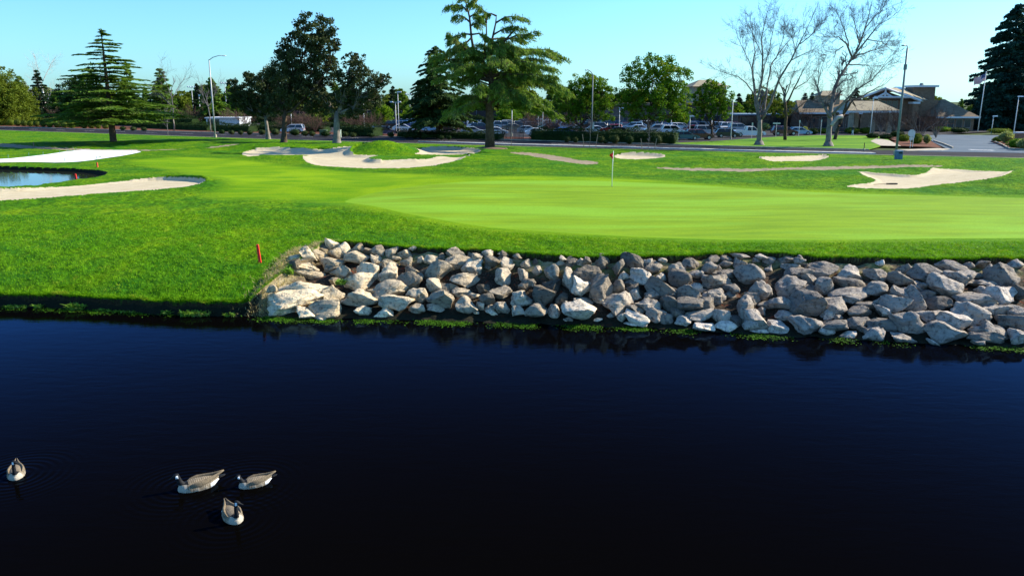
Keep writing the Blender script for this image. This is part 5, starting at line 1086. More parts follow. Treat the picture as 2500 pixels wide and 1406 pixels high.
# ================================================================ cars
def paint_mat():
    t = NT('car_paint'); oi = t.a('ShaderNodeObjectInfo'); t.fin(t.mix(0.0, oi.outputs['Color'], (0, 0, 0)), .28, .5); t.b.inputs['Coat Weight'].default_value = .6; t.b.inputs['Coat Roughness'].default_value = .05; return t.m
M_PAINT = paint_mat(); M_GLASS = plain('car_glass', (.012, .018, .022), .06, .7, 0, .1); M_TYRE = plain('tyre', (.015, .015, .016), .8, .2, 0, .1); M_RIM = plain('rim', (.45, .45, .46), .3, .5, .8, .1)
M_HEAD = plain('headlight_lens', (.75, .78, .8), .1, .6, 0, .05); M_TAIL = plain('taillight_lens', (.45, .01, .01), .2, .5, 0, .05); M_TRIM = plain('black_trim', (.02, .02, .02), .6, .3)
def make_car(kind):
    L_, Wd, H = {'sedan': (4.7, 1.82, 1.45), 'suv': (4.75, 1.92, 1.74), 'hatch': (4.25, 1.8, 1.56), 'pickup': (5.6, 2.0, 1.86), 'van': (5.1, 2.0, 1.78)}[kind]
    e = bpy.data.objects.new('parked_car', None); COL.objects.link(e); h = L_/2; w = Wd/2
    bl_ = {'sedan': .92, 'suv': 1.05, 'hatch': .98, 'pickup': 1.12, 'van': 1.02}[kind]; c = .24 if kind in ('sedan', 'hatch') else .32
    hood = bl_-.10
    low = [(-h+.05, c+.12), (-h, c+.4), (-h+.04, bl_-.1), (-h+.15, bl_), (h-1.25, bl_), (h-.35, hood-.08), (h-.08, hood-.25), (h, c+.3), (h-.04, c+.05), (h-.5, c), (-h+.5, c)]
    m = MB(); n = len(low); cols = [(-w, .0), (-w*.96, .03), (w*.96, .03), (w, .0)]
    vs = []
    for yy_, sh_ in ((-w*.93, 1), (-w, 0), (w, 0), (w*.93, 1)):
        for x, z in low: vs.append((x*(.985 if sh_ else 1), yy_, z*(1 if not sh_ else 1)+(.02 if sh_ and z > bl_-.2 else 0)))
    fs = [tuple(range(n)), tuple(range(4*n-1, 3*n-1, -1))]
    for r_ in range(3):
        for i in range(n): j = (i+1) % n; fs.append((r_*n+i, (r_+1)*n+i, (r_+1)*n+j, r_*n+j))
    m.add(vs, fs)
    # greenhouse: (x at belt rear, rear roof, front roof, windscreen foot)
    gh = {'sedan': (-1.95, -1.15, .25, 1.15), 'suv': (-2.28, -2.0, .25, 1.15), 'hatch': (-2.0, -1.55, .35, 1.3), 'pickup': (-.75, -.6, .55, 1.3), 'van': (-2.45, -2.2, .7, 1.75)}[kind]
    a, b, c2, d = gh; z0, z1 = bl_-.02, H; tw = w*.80; bw = w*.93
    def trap(m, s, zt, top=True):
        m.add([(a+s, -bw+s, z0), (d-s, -bw+s, z0), (d-s, bw-s, z0), (a+s, bw-s, z0), (b+s, -tw+s, zt), (c2-s, -tw+s, zt), (c2-s, tw-s, zt), (b+s, tw-s, zt)], [(0, 1, 5, 4), (1, 2, 6, 5), (2, 3, 7, 6), (3, 0, 4, 7), (4, 5, 6, 7), (3, 2, 1, 0)])
    # roof shell and pillars
    m.box(b-.02, c2+.02, -tw-.01, tw+.01, z1-.07, z1, .08, .08)
    for sy in (-1, 1):
        for xb, xt, wd in ((d, c2, .05), (a, b, .10), ((a+d)/2-.1, (b+c2)/2-.05, .05)):
            m.tube([(xb, sy*bw, z0), (xt, sy*tw, z1-.04)], wd, 5)
    if kind == 'pickup':
        m.box(-h+.05, -.85, -w*.97, -w*.90, bl_-.3, bl_+.06); m.box(-h+.05, -.85, w*.90, w*.97, bl_-.3, bl_+.06)
    bd = m.build('body', M_PAINT, e, False, .045)
    m = MB(); trap(m, .02, z1-.06); m.build('window', M_GLASS, e)
    m = MB(); 
    for sx in (-1, 1):
        for sy in (-1, 1):
            m = MB(); cx = sx*(h-.92); r_ = .33 if kind in ('sedan', 'hatch') else .38; m.tube([(cx, sy*(w-.24), r_), (cx, sy*(w+.015), r_)], r_, 16)
            wh = m.build('wheel', M_TYRE, e); m = MB(); m.tube([(cx, sy*(w+.012), r_), (cx, sy*(w+.03), r_)], r_*.62, 12); rm = m.build('rim', M_RIM, wh)
    for sy in (-1, 1):
        m = MB(); m.box(h-.30, h-.03, sy*(w-.28)-.16, sy*(w-.28)+.17, hood-.36, hood-.20, .03, .02); m.build('headlight', M_HEAD, e)
        m = MB(); m.box(-h-.015, -h+.12, sy*(w-.20)-.12, sy*(w-.20)+.17, bl_-.34, bl_-.08); m.build('taillight', M_TAIL, e)
        m = MB(); m.ellip((d-.35, sy*(w+.09), bl_+.06), (.09, .11, .08), 8, 6); m.build('wing_mirror', M_TRIM, e)
    m = MB(); m.box(h-.06, h+.012, -w*.5, w*.5, c+.1, c+.34); m.build('grille', M_TRIM, e)
    return e
protoc = {k: make_car(k) for k in ('sedan', 'suv', 'hatch', 'pickup', 'van')}; usedc = set()
C_ = dict(white=(.78, .79, .80), silver=(.42, .44, .46), grey=(.14, .15, .16), black=(.012, .012, .014), navy=(.015, .03, .08), blue=(.03, .10, .28), lightblue=(.30, .48, .62), maroon=(.10, .008, .012), red=(.35, .015, .012), teal=(.03, .12, .14), green=(.02, .07, .04), tan=(.32, .27, .18))
def car(kind, colr, px, py, rz, lab, z=.745):
    if kind in usedc: e = copy_tree(protoc[kind])
    else: e = protoc[kind]; usedc.add(kind)
    b = P(px, py, z); e.location = b; e.rotation_euler = (0, 0, math.radians(rz))
    tag(e, lab, 'car' if kind != 'pickup' else 'pickup truck', 'cars in the car park')
    for ch in e.children:
        if ch.name.startswith('body'): ch.color = (*C_[colr], 1)
CARS = [('suv', 'maroon', 1706, 341.5, 4, 'maroon car facing right by the end of the tall hedge'), ('hatch', 'black', 1774, 336, 0, 'black hatchback between the maroon car and the white pickup'), ('pickup', 'white', 1829, 334, 0, 'white pickup truck with canopy left of the left bare sycamore'),
 ('suv', 'maroon', 1914, 331, 0, 'dark red wagon behind the small dark bare tree'), ('sedan', 'lightblue', 1950, 329.5, 0, 'silver-blue sedan directly right of the dark red wagon'), ('sedan', 'teal', 1672, 342, 5, 'dark teal car nose at the right end of the tall hedge'),
 ('suv', 'red', 1690, 328, 170, 'bright red car behind the maroon car'), ('van', 'silver', 1728, 329, 0, 'long silver car between the red car and the black hatchback'), ('suv', 'white', 1781, 318, 5, 'white car far behind the black hatchback'), ('suv', 'silver', 1806, 322, 0, 'silver car above the hood of the white pickup'),
 ('suv', 'blue', 1873, 312, 8, 'blue car far behind the left bare sycamore trunk'), ('suv', 'white', 1644, 328, 0, 'white car over the right part of the tall hedge'), ('suv', 'silver', 1600, 325, 185, 'silver car behind the biggest street tree trunk'), ('sedan', 'white', 1563, 322, 0, 'white sedan left of the biggest street tree trunk'),
 ('suv', 'lightblue', 1543, 318, 175, 'pale blue car over the hedge behind the white sedan'), ('sedan', 'black', 1516, 329, 0, 'black sedan just over the middle of the tall hedge'), ('suv', 'navy', 1522, 312, 0, 'navy car in the row behind the black sedan'), ('suv', 'red', 1490, 325, 180, 'red car right of the leftmost street tree'),
 ('suv', 'navy', 1487, 312, 10, 'dark car in the row behind the red car'), ('sedan', 'white', 1457, 325, 0, 'white sedan left of the red car'), ('suv', 'silver', 1392, 317, 0, 'silver car behind the blue sedan near the leftmost street tree'), ('sedan', 'blue', 1380, 330, 0, 'blue sedan left of the leftmost street tree trunk'),
 ('sedan', 'white', 1313, 332, 10, 'white sedan right of the black gate over the hedge start'), ('sedan', 'silver', 1290, 325, 0, 'pale silver car behind the white sedan near the black gate'), ('suv', 'grey', 1305, 316, 0, 'dark grey car in the row behind the pale silver car'), ('suv', 'black', 1338, 320, 185, 'black car with white one behind right of the gate'), ('van', 'white', 1350, 312, 0, 'white van far back between gate and leftmost street tree'),
 ('sedan', 'white', 1212, 329, 0, 'white car mostly hidden behind the trunk of the tallest cedar'), ('suv', 'navy', 1176, 320, 0, 'navy car left of the tallest cedar trunk'), ('sedan', 'silver', 1154, 327.5, 0, 'silver sedan over the low hedge left of the tallest cedar'), ('sedan', 'black', 1092, 322, 180, 'black car with red tail lights right of the dark cedar'),
 ('suv', 'white', 1106, 316, 0, 'white car behind the black one right of the dark cedar'), ('sedan', 'lightblue', 1057, 321, 0, 'pale blue sedan behind the dark cedar trunk'), ('suv', 'navy', 1028, 319, 0, 'navy car left of the dark cedar trunk'), ('sedan', 'white', 985, 320, 5, 'white car left of the navy car near the low hedge start'), ('suv', 'navy', 937, 331, 30, 'dark blue car with shining hood between oak and low hedge'),
 ('sedan', 'green', 1005, 312, 0, 'dark green car far behind the low hedge start'), ('suv', 'white', 715, 325, 180, 'white car between the trunks of the middle and right oaks'), ('pickup', 'white', 172, 302, 0, 'white pickup behind the dark bushy pine on the left'), ('suv', 'grey', 1425, 314, 0, 'grey car far behind the leftmost street tree'), ('sedan', 'tan', 1255, 318, 0, 'tan car seen over the black gate'),
 ('sedan', 'silver', 1665, 316, 0, 'silver car far behind the bright red car'), ('suv', 'white', 1585, 313, 5, 'white car far behind the biggest street tree'), ('suv', 'maroon', 1620, 315, 0, 'dark red car far back right of the biggest street tree'), ('hatch', 'blue', 1700, 312, 0, 'blue car far back above the silver one'), ('sedan', 'black', 1132, 314, 0, 'black car far back between the dark and tallest cedars')]
for c in CARS: car(*c)
RC_ = np.random.default_rng(31); seen = {}
LM2 = [(980, 'low hedge start'), (1070, 'dark cedar'), (1197, 'tallest cedar'), (1250, 'black gate'), (1325, 'double-head lamp'), (1432, 'leftmost street tree'), (1511, 'white lamp between street trees'), (1597, 'biggest street tree'), (1683, 'lamp by the red car'), (1740, 'third street tree'), (1784, 'tall white pole')]
for row, (ya, yb, x0, x1, st) in enumerate([(313, 318, 965, 1800, 33), (307, 309, 950, 1830, 37)]):
    for x in np.arange(x0, x1, st):
        if RC_.random() < .12: continue
        y = ya+(yb-ya)*(x-x0)/(x1-x0); kd = RC_.choice(['sedan', 'suv', 'suv', 'hatch', 'van']); cl = RC_.choice(['black', 'grey', 'navy', 'silver', 'maroon', 'maroon', 'blue', 'black', 'grey', 'white'])
        l = min(LM2, key=lambda q: abs(q[0]-x)); sd_ = 'left of' if x < l[0] else 'right of'; kk_ = (row, cl, sd_, l[1]); c_ = seen.get(kk_, 0); seen[kk_] = c_+1
        car(kd, cl, x+RC_.uniform(-5, 5), y, RC_.choice([0, 180, 78, -78, 10]), f"{'' if c_ == 0 else 'second '}{cl} car in the {['rear', 'rearmost'][row]} parking row {sd_} the {l[1]}")

# ================================================================ lamps, poles, signs
M_POLE = plain('galvanised_pole', (.42, .44, .45), .5, .4, .3, .1); M_POLED = plain('weathered_pole', (.17, .20, .21), .6, .3, .2, .1); M_PWHITE = plain('white_pole', (.78, .76, .72), .6, .3, 0, .05)
M_SIGN = plain('sign_back', (.50, .52, .52), .4, .4, .5, .1); M_LAMP = plain('lamp_lens', (.85, .85, .85), .3, .4, 0, .03)
def lamp(px, by, ty, lab, kind='box', z=.8, mat=None, r=None, group='lamp posts around the car park', name='lamp_post', Y=None, tx=None, arm=40, side=1):
    b = P(px, by, z) if Y is None else at(px, Y); k = mpp(b[1]); tp = W(tx or px, ty, b[1])-b; H = tp[2]; e = empty(name, b, lab, 'lamp', group); r = r or .075; mat = mat or M_PWHITE
    m = MB(); m.tube([(0, 0, -.2), (0, 0, H*.5), (0, 0, H)], [r, r*.9, r*.7], 8); m.build('pole', mat, e, True)
    m = MB(); m.tube([(0, 0, 0), (0, 0, .5)], r*1.9, 10); m.build('pole_base', M_CONC, e)
    if kind == 'arm':
        L_ = arm*k*side; m = MB(); m.tube([(0, 0, H-.1), (L_*.25, 0, H+.35), (L_*.6, 0, H+.62), (L_*.85, 0, H+.66)], [.07, .065, .06, .055], 7); m.build('arm', mat, e, True)
        m = MB(); m.ellip((L_*.95, 0, H+.62), (abs(L_)*.16, .16, .09), 10, 6); m.build('lamp_head', M_POLE if mat is M_POLED else M_LAMP, e, True)
    elif kind == 'box':
        m = MB(); m.box(-.12, .75*side if side > 0 else .12, -.2, .2, H-.1, H+.1, .03, .03) if side > 0 else m.box(-.75, .12, -.2, .2, H-.1, H+.1, .03, .03); m.build('lamp_head', M_LAMP, e)
    elif kind == 'double':
        m = MB(); m.box(-.9, .9, -.04, .04, H-.05, H+.03); m.build('crossbar', mat, e)
        for s in (-1, 1): m = MB(); m.box(s*.75-.3, s*.75+.3, -.2, .2, H-.05, H+.17, .04, .04); m.build('lamp_head', M_LAMP, e)
    elif kind == 'flood':
        m = MB(); m.box(-1.6, 1.6, -.06, .06, H-.08, H+.04); m.build('crossbar', mat, e)
        for s in (-1.4, -.5, .5, 1.4): m = MB(); m.ellip((s, -.15, H+.3), (.34, .2, .28), 8, 6); m.build('lamp_head', M_LAMP, e)
    return e
lamp(526, 336, 146, 'tall curved street lamp left of the oaks', 'arm', .9, M_POLE, .13, None, 'street_lamp', tx=513, arm=38)
lamp(2187, 379, 118, 'tall tapering lamp post beside the litter bin at right', 'none', .9, M_POLED, .15, None, 'street_lamp', tx=2213)
e_ = [o for o in COL.objects if o.get('label') == 'tall tapering lamp post beside the litter bin at right'][0]
kk = W(2213, 118, e_.location.y)[2]-.9; m = MB(); m.tube([(0, 0, kk-2.4), (0, 0, kk-1.8)], .2, 8); m.build('collar', M_POLED, e_)
m = MB(); m.tube([(0, 0, kk-.05), (-.05, 0, kk+.25), (-.5, -.1, kk+.3)], .06, 6); m.build('arm', M_POLED, e_); m = MB(); m.ellip((-.55, -.1, kk+.27), (.26, .14, .1), 8, 6); m.build('lamp_head', M_POLE, e_, True)
lamp(1444, 346, 182, 'slim street lamp with arm curving left among leftmost street tree', 'arm', .84, M_POLED, .10, None, 'street_lamp', arm=18, side=-1)
for a in [(75, 292, 263, 'short white lamp behind shrubs near the left edge', 'box'), (110, 297, 226, 'white lamp in front of the white sycamore', 'box'), (163, 300, 238, 'white lamp pole left of the lone layered cedar', 'none'), (316, 300, 196, 'twin-head white lamp behind the right side of the lone cedar', 'double'), (492, 306, 233, 'white lamp just left of the left street lamp', 'box'), (713, 318, 262, 'white pole between the middle and right oak trunks', 'none'), (890, 322, 240, 'white lamp right of the rightmost oak trunk', 'box'), (968, 330, 250, 'double-head white lamp between the oaks and dark cedar', 'double'), (974, 320, 225, 'taller round-topped lamp behind the double-head one', 'box'),
    (1250, 333, 262, 'white lamp pole behind the black gate', 'none'), (1325, 322, 250, 'double-head lamp right of the black gate', 'double'), (1314, 318, 270, 'plain white pole beside the double-head lamp past the gate', 'none'), (1511, 328, 264, 'white lamp between the first two street trees', 'box'), (1616, 318, 286, 'white lamp pole right of the biggest street tree trunk', 'none'), (1638, 318, 284, 'second white pole right of the biggest street tree trunk', 'none'), (1683, 330, 284, 'white lamp pole beside the bright red car', 'box'), (1736, 332, 285, 'pale pole in line with the third street tree trunk', 'none'), (1784, 341, 244, 'tall white pole at the hood of the black hatchback', 'none'), (2124, 330, 240, 'white lamp in front of the porch roof', 'box'), (2420, 326, 284, 'short white lamp left of the redwood foot', 'box'), (2474, 332, 236, 'taller white lamp at the right edge before the redwoods', 'box')]:
    lamp(*a, tx=a[0]+(a[0]-1250)*.006)
for x, ty, lab in [(475, 214, 'distant floodlight mast left of the left street lamp'), (556, 205, 'distant floodlight mast right of the left street lamp'), (1002, 232, 'distant thin floodlight mast left of the dark cedar')]: lamp(x, 0, ty, lab, 'flood', Y=330, group='distant floodlight masts', mat=M_POLE, r=.16)
def sign(px, by, ty, lab, shape='oct', s=.38, z=.84, plate=M_SIGN, cat='sign', two=False):
    b = P(px, by, z); H = W(px, ty, b[1])[2]-z; e = empty('road_sign', b, lab, cat); m = MB(); m.tube([(0, .03, -.1), (0, .03, H)], .035, 6); m.build('post', M_PWHITE, e)
    m = MB()
    if shape == 'oct': m.prism([(s*math.cos(PI/8+i*PI/4), H-s*.8+s*math.sin(PI/8+i*PI/4)) for i in range(8)], -.02, 0)
    elif shape == 'rect': m.box(-s*.6, s*.6, -.02, 0, H-s*2, H)
    else: m.box(-s*2.2, s*2.2, -.02, 0, H-.25, H)
    m.build('sign_plate', plate, e)
    if two: m = MB(); m.box(-.25, .25, -.02, 0, H-1.35, H-.95); m.build('lower_plate', M_SIGN, e)
    return e
sign(2222, 360, 318, 'grey back of an octagonal stop sign by the driveway', 'oct', .52, two=True)
sign(2228, 358, 330, 'small white post sign right behind the stop sign', 'rect', .2)
sign(1835, 337, 300, 'narrow sign on a post before the white pickup', 'rect', .22)
sign(1950, 332, 294, 'narrow sign on a post before the silver-blue sedan', 'rect', .22)
sign(1894, 334, 300, 'street name sign with cross blade before the dark red wagon', 'blade', .3)
sign(2003, 330, 293, 'thin sign post left of the tall bare sycamore', 'rect', .18)
sign(1445, 346, 299, 'grey rectangular sign on the slim street lamp', 'rect', .5, cat='sign')
b = P(2109, 368, .85); e = empty('marker_post', b, 'short dark post at the kerb where the concrete pavement starts', 'post'); m = MB(); m.tube([(0, 0, 0), (0, 0, 1.0)], .05, 6); m.build('post', M_TRIM, e); m = MB(); m.ellip((0, 0, .1), (.18, .18, .16), 8, 6); m.build('base', M_CONC, e)
# utility box by the oak
b = P(829, 336, .84); e = empty('utility_cabinet', b, 'pale green utility cabinet right of the rightmost oak trunk', 'cabinet'); m = MB(); m.box(-.28, .28, -.25, .25, 0, 1.25, .01, .01); m.build('cabinet_body', plain('cabinet_green', (.42, .52, .42), .6), e, bevel=.02); m = MB(); m.box(-.32, .32, -.29, .29, 1.25, 1.33); m.build('lid', plain('cabinet_green', (.42, .52, .42)), e)
b = P(790, 331, .84); e = empty('utility_cabinet', b, 'low green utility box among the shrubs left of the rightmost oak', 'cabinet'); m = MB(); m.box(-.7, .7, -.4, .4, 0, .95, .03, .03); m.build('cabinet_body', plain('cabinet_dark_green', (.10, .16, .09), .6), e, bevel=.03); m = MB(); m.box(-.74, .74, -.44, .44, .95, 1.0); m.build('lid', plain('cabinet_dark_green', (.1, .16, .09)), e)
# staked saplings
def sapling(px, by, lab, seed):
    R = np.random.default_rng(seed); b = P(px, by, .88); b[2] = float(height(np.array([b[0]]), np.array([b[1]]))[0]); k = mpp(b[1]); e = empty('sapling', b, lab, 'tree', 'staked young trees'); B = Bare(R)
    H = 74*k; B.limb([np.array([0, 0, -.1]), np.array([.03, 0, H*.45]), np.array([0, 0, H*.8])], .045, .02, 10, 1.0, 2, .45); B.build(e, M_BARKG, M_TWIG)
    for s in (-1, 1): m = MB(); m.tube([(s*.75, 0, -.2), (s*1.05, 0, 33*k)], .05, 6); m.build('stake', plain('stake_wood', (.30, .23, .17), .9, .1), e)
    m = MB(); m.tube([(-1.0, 0, 24*k), (0, 0, 25*k), (1.0, 0, 24*k)], .02, 5); m.build('tie', M_TRIM, e)
sapling(1440, 361, 'staked bare young tree left of the flagstick flag', 1); sapling(1583, 364, 'staked bare young tree right of the flagstick', 2); 
b = ground(1248, 358); e = empty('sapling', b, 'single thin stake sapling right of the tallest cedar trunk', 'tree'); B = Bare(np.random.default_rng(5)); B.limb([np.array([0, 0, -.1]), np.array([.02, 0, 2.0]), np.array([.1, 0, 3.2])], .04, .02, 8, .8, 1, .5); B.build(e, M_BARKG, M_TWIG)
b = P(410, 331, .86); e = empty('sapling', b, 'thin young roadside tree right of the lone layered cedar', 'tree'); B = Bare(np.random.default_rng(6)); B.limb([np.array([0, 0, -.1]), np.array([.02, 0, 2.0]), np.array([.1, 0, 4.2])], .08, .03, 12, 1.6, 2, .4); B.build(e, M_BARKG, M_TWIG)
# black gate
b = P(1226, 340, .84); c = P(1278, 341, .84); e = empty('metal_gate', b, 'black open-barred metal fence between the two hedges', 'fence'); dv = (c-b); n = 26; m = MB()
for i in range(n): q = dv*i/(n-1); m.tube([(q[0], q[1], 0), (q[0], q[1], 2.3+(.3 if i % 5 == 0 else 0))], .045 if i % 5 == 0 else .025, 5)
m.build('bars', M_TRIM, e); m = MB()
for z in (.3, 2.0): m.tube([(0, 0, z), (dv[0], dv[1], z)], .04, 5)
m.build('rails', M_TRIM, e)
# flagpole with the flag
b = P(2387, 322, .82); H = W(2396, 178, b[1])[2]-.82; k = mpp(b[1]); e = empty('flagpole', b, 'white flagpole left of the redwoods', 'flagpole'); m = MB(); m.tube([(0, 0, 0), (.15, 0, H)], [.11, .06], 8); m.build('pole', M_PWHITE, e, True); m = MB(); m.ellip((.15, 0, H+.1), (.13, .13, .13), 8, 6); m.build('finial', M_PWHITE, e, True)
def flag_mat():
    t = NT('striped_flag'); s = t.a('ShaderNodeSeparateXYZ'); u_ = t.attr('u'); v_ = t.attr('v')
    st = t.math('GREATER_THAN', t.math('FRACT', t.math('MULTIPLY', v_, 6.5)), .5); c = t.mix(st, (.55, .02, .03), (.8, .8, .8))
    cn = t.math('MULTIPLY', t.math('LESS_THAN', u_, .4), t.math('LESS_THAN', v_, .54)); sx = t.math('PINGPONG', t.math('MULTIPLY', u_, 30), .5); sy = t.math('PINGPONG', t.math('MULTIPLY', v_, 18), .5)
    star = t.math('MULTIPLY', t.math('GREATER_THAN', sx, .3), t.math('GREATER_THAN', sy, .3)); return t.fin(t.mix(cn, c, t.mix(star, (.015, .03, .14), (.7, .7, .75))), .8, .1)
fe = empty('national_flag', (b[0]+.13, b[1], .82+H-.25), 'red, white and blue flag flying left from the pole', 'flag')
fc = flagcloth(0, 0, 0, lambda u_, v_: (-u_*2.3*(1-.12*v_), .22*math.sin(u_*7+v_), -v_*1.45-u_*.85+.1*math.sin(u_*9)), 'cloth', flag_mat(), fe, nx=18, nz=14, th=.015)
V_ = np.array([(i/17, j/13) for s in (0, 1) for i in range(18) for j in range(14)])
for nm, c_ in (('u', 0), ('v', 1)): at_ = fc.data.attributes.new(nm, 'FLOAT', 'POINT'); at_.data.foreach_set('value', V_[:, c_].astype(np.float32).copy())

# ================================================================ buildings
def stone_mat(name, a, b, sc=2.2):
    t = NT(name); co = t.coord('Object'); v = t.a('ShaderNodeTexBrick'); v.inputs['Scale'].default_value = sc; v.inputs['Mortar Size'].default_value = .03; v.inputs['Color1'].default_value = (*a, 1); v.inputs['Color2'].default_value = (*b, 1); v.inputs['Mortar'].default_value = (*[q*.5 for q in a], 1)
    mp_ = t.map(co, (1, 1, 1), (PI/2, 0, 0)); t.l.new(mp_, v.inputs['Vector']); n = t.noise(co, 1.5, 4); return t.fin(t.mix(t.rng(n, .3, .7, 0, .4), v.outputs[0], b), .9, .15, n, .3, .03)
def roof_mat(name, a, b):
    t = NT(name); co = t.coord(); w = t.a('ShaderNodeTexWave', bands_direction='Z'); t.l.new(co, w.inputs[0]); w.inputs['Scale'].default_value = 2.2; w.inputs['Distortion'].default_value = .6; n = t.noise(co, 1.2, 5, .6); n2 = t.noise(co, 8, 3)
    c = t.mix(t.rng(n, .3, .7), a, b); c = t.mix(t.rng(n2, .4, .6, 0, .3), c, tuple(q*.6 for q in a)); return t.fin(t.mix(t.rng(w.outputs['Fac'], 0, .3, .5, 0), c, tuple(q*.4 for q in a)), .9, .1, w.outputs['Fac'], .4, .05)
M_STONE = stone_mat('clubhouse_stone', (.19, .115, .075), (.30, .20, .13)); M_STONEP = stone_mat('pale_stone', (.30, .25, .18), (.45, .38, .28), 2.6); M_STUC = plain('dark_stucco', (.15, .10, .08), .9, .1); M_STUCT = plain('tan_stucco', (.34, .27, .19), .9, .1)
M_ROOF = roof_mat('shingle_roof', (.30, .25, .17), (.44, .38, .26)); M_ROOFD = roof_mat('dark_shingle', (.16, .12, .08), (.27, .21, .145)); M_FASC = plain('white_fascia', (.62, .64, .66), .7, .2, 0, .06); M_WIN = plain('window_glass', (.02, .035, .045), .08, .7, 0, .2); M_FRAME = plain('window_frame', (.30, .28, .25), .7)
DB = 178.
def X(px, Y=DB): return (px-1250)/F*mpp(Y)*F
def Zz(py, px=1250, Y=DB): return float(W(px, py, Y)[2])
def hip(m, x0, x1, y0, y1, z0, z1, inx=.5, iny=.5, ov=0):
    cx, cy = (x0+x1)/2, (y0+y1)/2; hx = (x1-x0)/2*(1-inx); 
    m.add([(x0, y0, z0), (x1, y0, z0), (x1, y1, z0), (x0, y1, z0), (cx-hx, cy, z1), (cx+hx, cy, z1)], [(0, 1, 5, 4), (1, 2, 5), (2, 3, 4, 5), (3, 0, 4), (3, 2, 1, 0)])
def rel(e, fn):      # geometry given in world metres, stored relative to the thing
    m = MB(); fn(m); o = np.array(e.location); m.v = [tuple(np.array(v)-o) for v in m.v]; return m
def windows(e, xs, y, z0, z1, w, name='window'):
    for x in xs:
        f_ = rel(e, lambda m: m.box(x-w/2-.08, x+w/2+.08, y-.06, y+.02, z0-.08, z1+.08)).build(name, M_FRAME, e); rel(e, lambda m: m.box(x-w/2, x+w/2, y-.09, y-.065, z0, z1)).build('pane', M_WIN, f_)
g0 = .8
# clubhouse main hall
e = empty('clubhouse', (X(2200), DB, g0), 'brown clubhouse with white-trimmed front gable and tan shingle roof', 'building')
xa, xb, xp = X(2106), X(2232), X(2146); zp, ze = Zz(215), Zz(243); y0, y1 = DB, DB+22
xr = X(2262); 
rel(e, lambda m: m.box(X(2104), X(2290), y0+1.2, y1, g0, ze-.1)).build('wall', M_STONE, e)
def gable(m):     # ridge runs away to the right
    A = (xp, y0-1.2, zp); B = (X(2268), y0+13, zp+.15); l0 = (xa-.8, y0-1.2, Zz(236)); r0 = (xb, y0-1.2, Zz(246)); r1 = (X(2296), y0+6, Zz(247)); l1 = (xa+6, y1, ze)
    th_ = .3; vs = [A, B, l0, r0, r1, l1]; vs += [(a, b, c-th_) for a, b, c in vs]
    m.add(vs, [(0, 3, 4, 1), (0, 1, 5, 2), (6, 7, 10, 9), (6, 8, 11, 7), (0, 2, 8, 6), (0, 6, 9, 3), (3, 9, 10, 4), (1, 4, 10, 7), (5, 1, 7, 11), (2, 5, 11, 8)])
rel(e, gable).build('roof', M_ROOF, e)
rel(e, lambda m: m.add([(xa+.4, y0+.9, Zz(243)), (xb-.4, y0+.9, Zz(246)), (xp, y0+.9, zp-.35), (xa+.4, y0+1.1, Zz(243)), (xb-.4, y0+1.1, Zz(246)), (xp, y0+1.1, zp-.35)], [(0, 1, 2), (5, 4, 3), (0, 3, 4, 1), (1, 4, 5, 2), (2, 5, 3, 0)])).build('gable_wall', M_STUC, e)
tr_ = rel(e, lambda m: [m.tube([a, b], .22, 4) for a, b in [((xa-.9, y0-1.35, Zz(237)), (xp, y0-1.35, zp-.05)), ((xp, y0-1.35, zp-.05), (xb+.1, y0-1.35, Zz(247))), ((xa+1.2, y0-1.3, Zz(238)), (xb-2.4, y0-1.3, Zz(238))), ((xp, y0-1.3, Zz(238)), (xp, y0-1.3, zp-.2)), ((xp-1.6, y0-1.3, Zz(238)), (xp, y0-1.3, Zz(228))), ((xp+1.6, y0-1.3, Zz(238)), (xp, y0-1.3, Zz(228)))]]); tr_.build('truss', M_FASC, e)
windows(e, [X(2125), X(2140), X(2155), X(2170), X(2185)], y0+1.2, g0+4.6, g0+6.2, 1.0)
windows(e, [X(2240), X(2258), X(2275)], y0+1.2, g0+.9, g0+2.6, 1.3)
rel(e, lambda m: m.box(X(2214), X(2232), y0-1.4, y0+.8, Zz(254), Zz(249))).build('corner_cap', M_FASC, e); rel(e, lambda m: m.box(X(2216), X(2230), y0-1.2, y0+.6, g0, Zz(254)-.01)).build('corner_pier', M_STONE, e)
rel(e, lambda m: hip(m, X(2208), X(2232), y0+6, y0+9, Zz(217), Zz(211))).build('skylight', plain('skylight_blue', (.10, .22, .35), .1, .6), e)
ch = rel(e, lambda m: m.box(X(2262), X(2320), y0+8, y0+12, g0, Zz(212)-.02, .1, .1)).build('chimney', M_STONE, e)
rel(e, lambda m: m.box(X(2261), X(2325), y0+7.6, y0+12.4, Zz(212), Zz(207))).build('chimney_cap', M_FASC, ch); rel(e, lambda m: m.tube([(X(2293), y0+10, Zz(207)), (X(2293), y0+10, Zz(201))], [.5, .35], 8)).build('flue', M_POLED, ch)
e = empty('clubhouse_wing', (X(2305), DB-4, g0), 'low hipped wing right of the clubhouse chimney', 'building')
rel(e, lambda m: m.box(X(2262), X(2350), DB-4, DB+8, g0, Zz(285))).build('wall', M_STONE, e); rel(e, lambda m: hip(m, X(2254), X(2358), DB-5, DB+9, Zz(285)+.02, Zz(243), .93)).build('roof', M_ROOFD, e)
rel(e, lambda m: m.box(X(2254), X(2358), DB-5.1, DB-4.95, Zz(288), Zz(284))).build('fascia', M_FASC, e); windows(e, [X(2275), X(2295), X(2315), X(2335)], DB-4, g0+.7, g0+2.4, 1.2)
e = empty('clubhouse_porch', (X(2105), DB-12, g0), 'drive-through porch with hipped tan roof on stone columns', 'building'); D2 = DB-12
x2 = lambda p: X(p, D2); z2 = lambda p: Zz(p, 2100, D2)
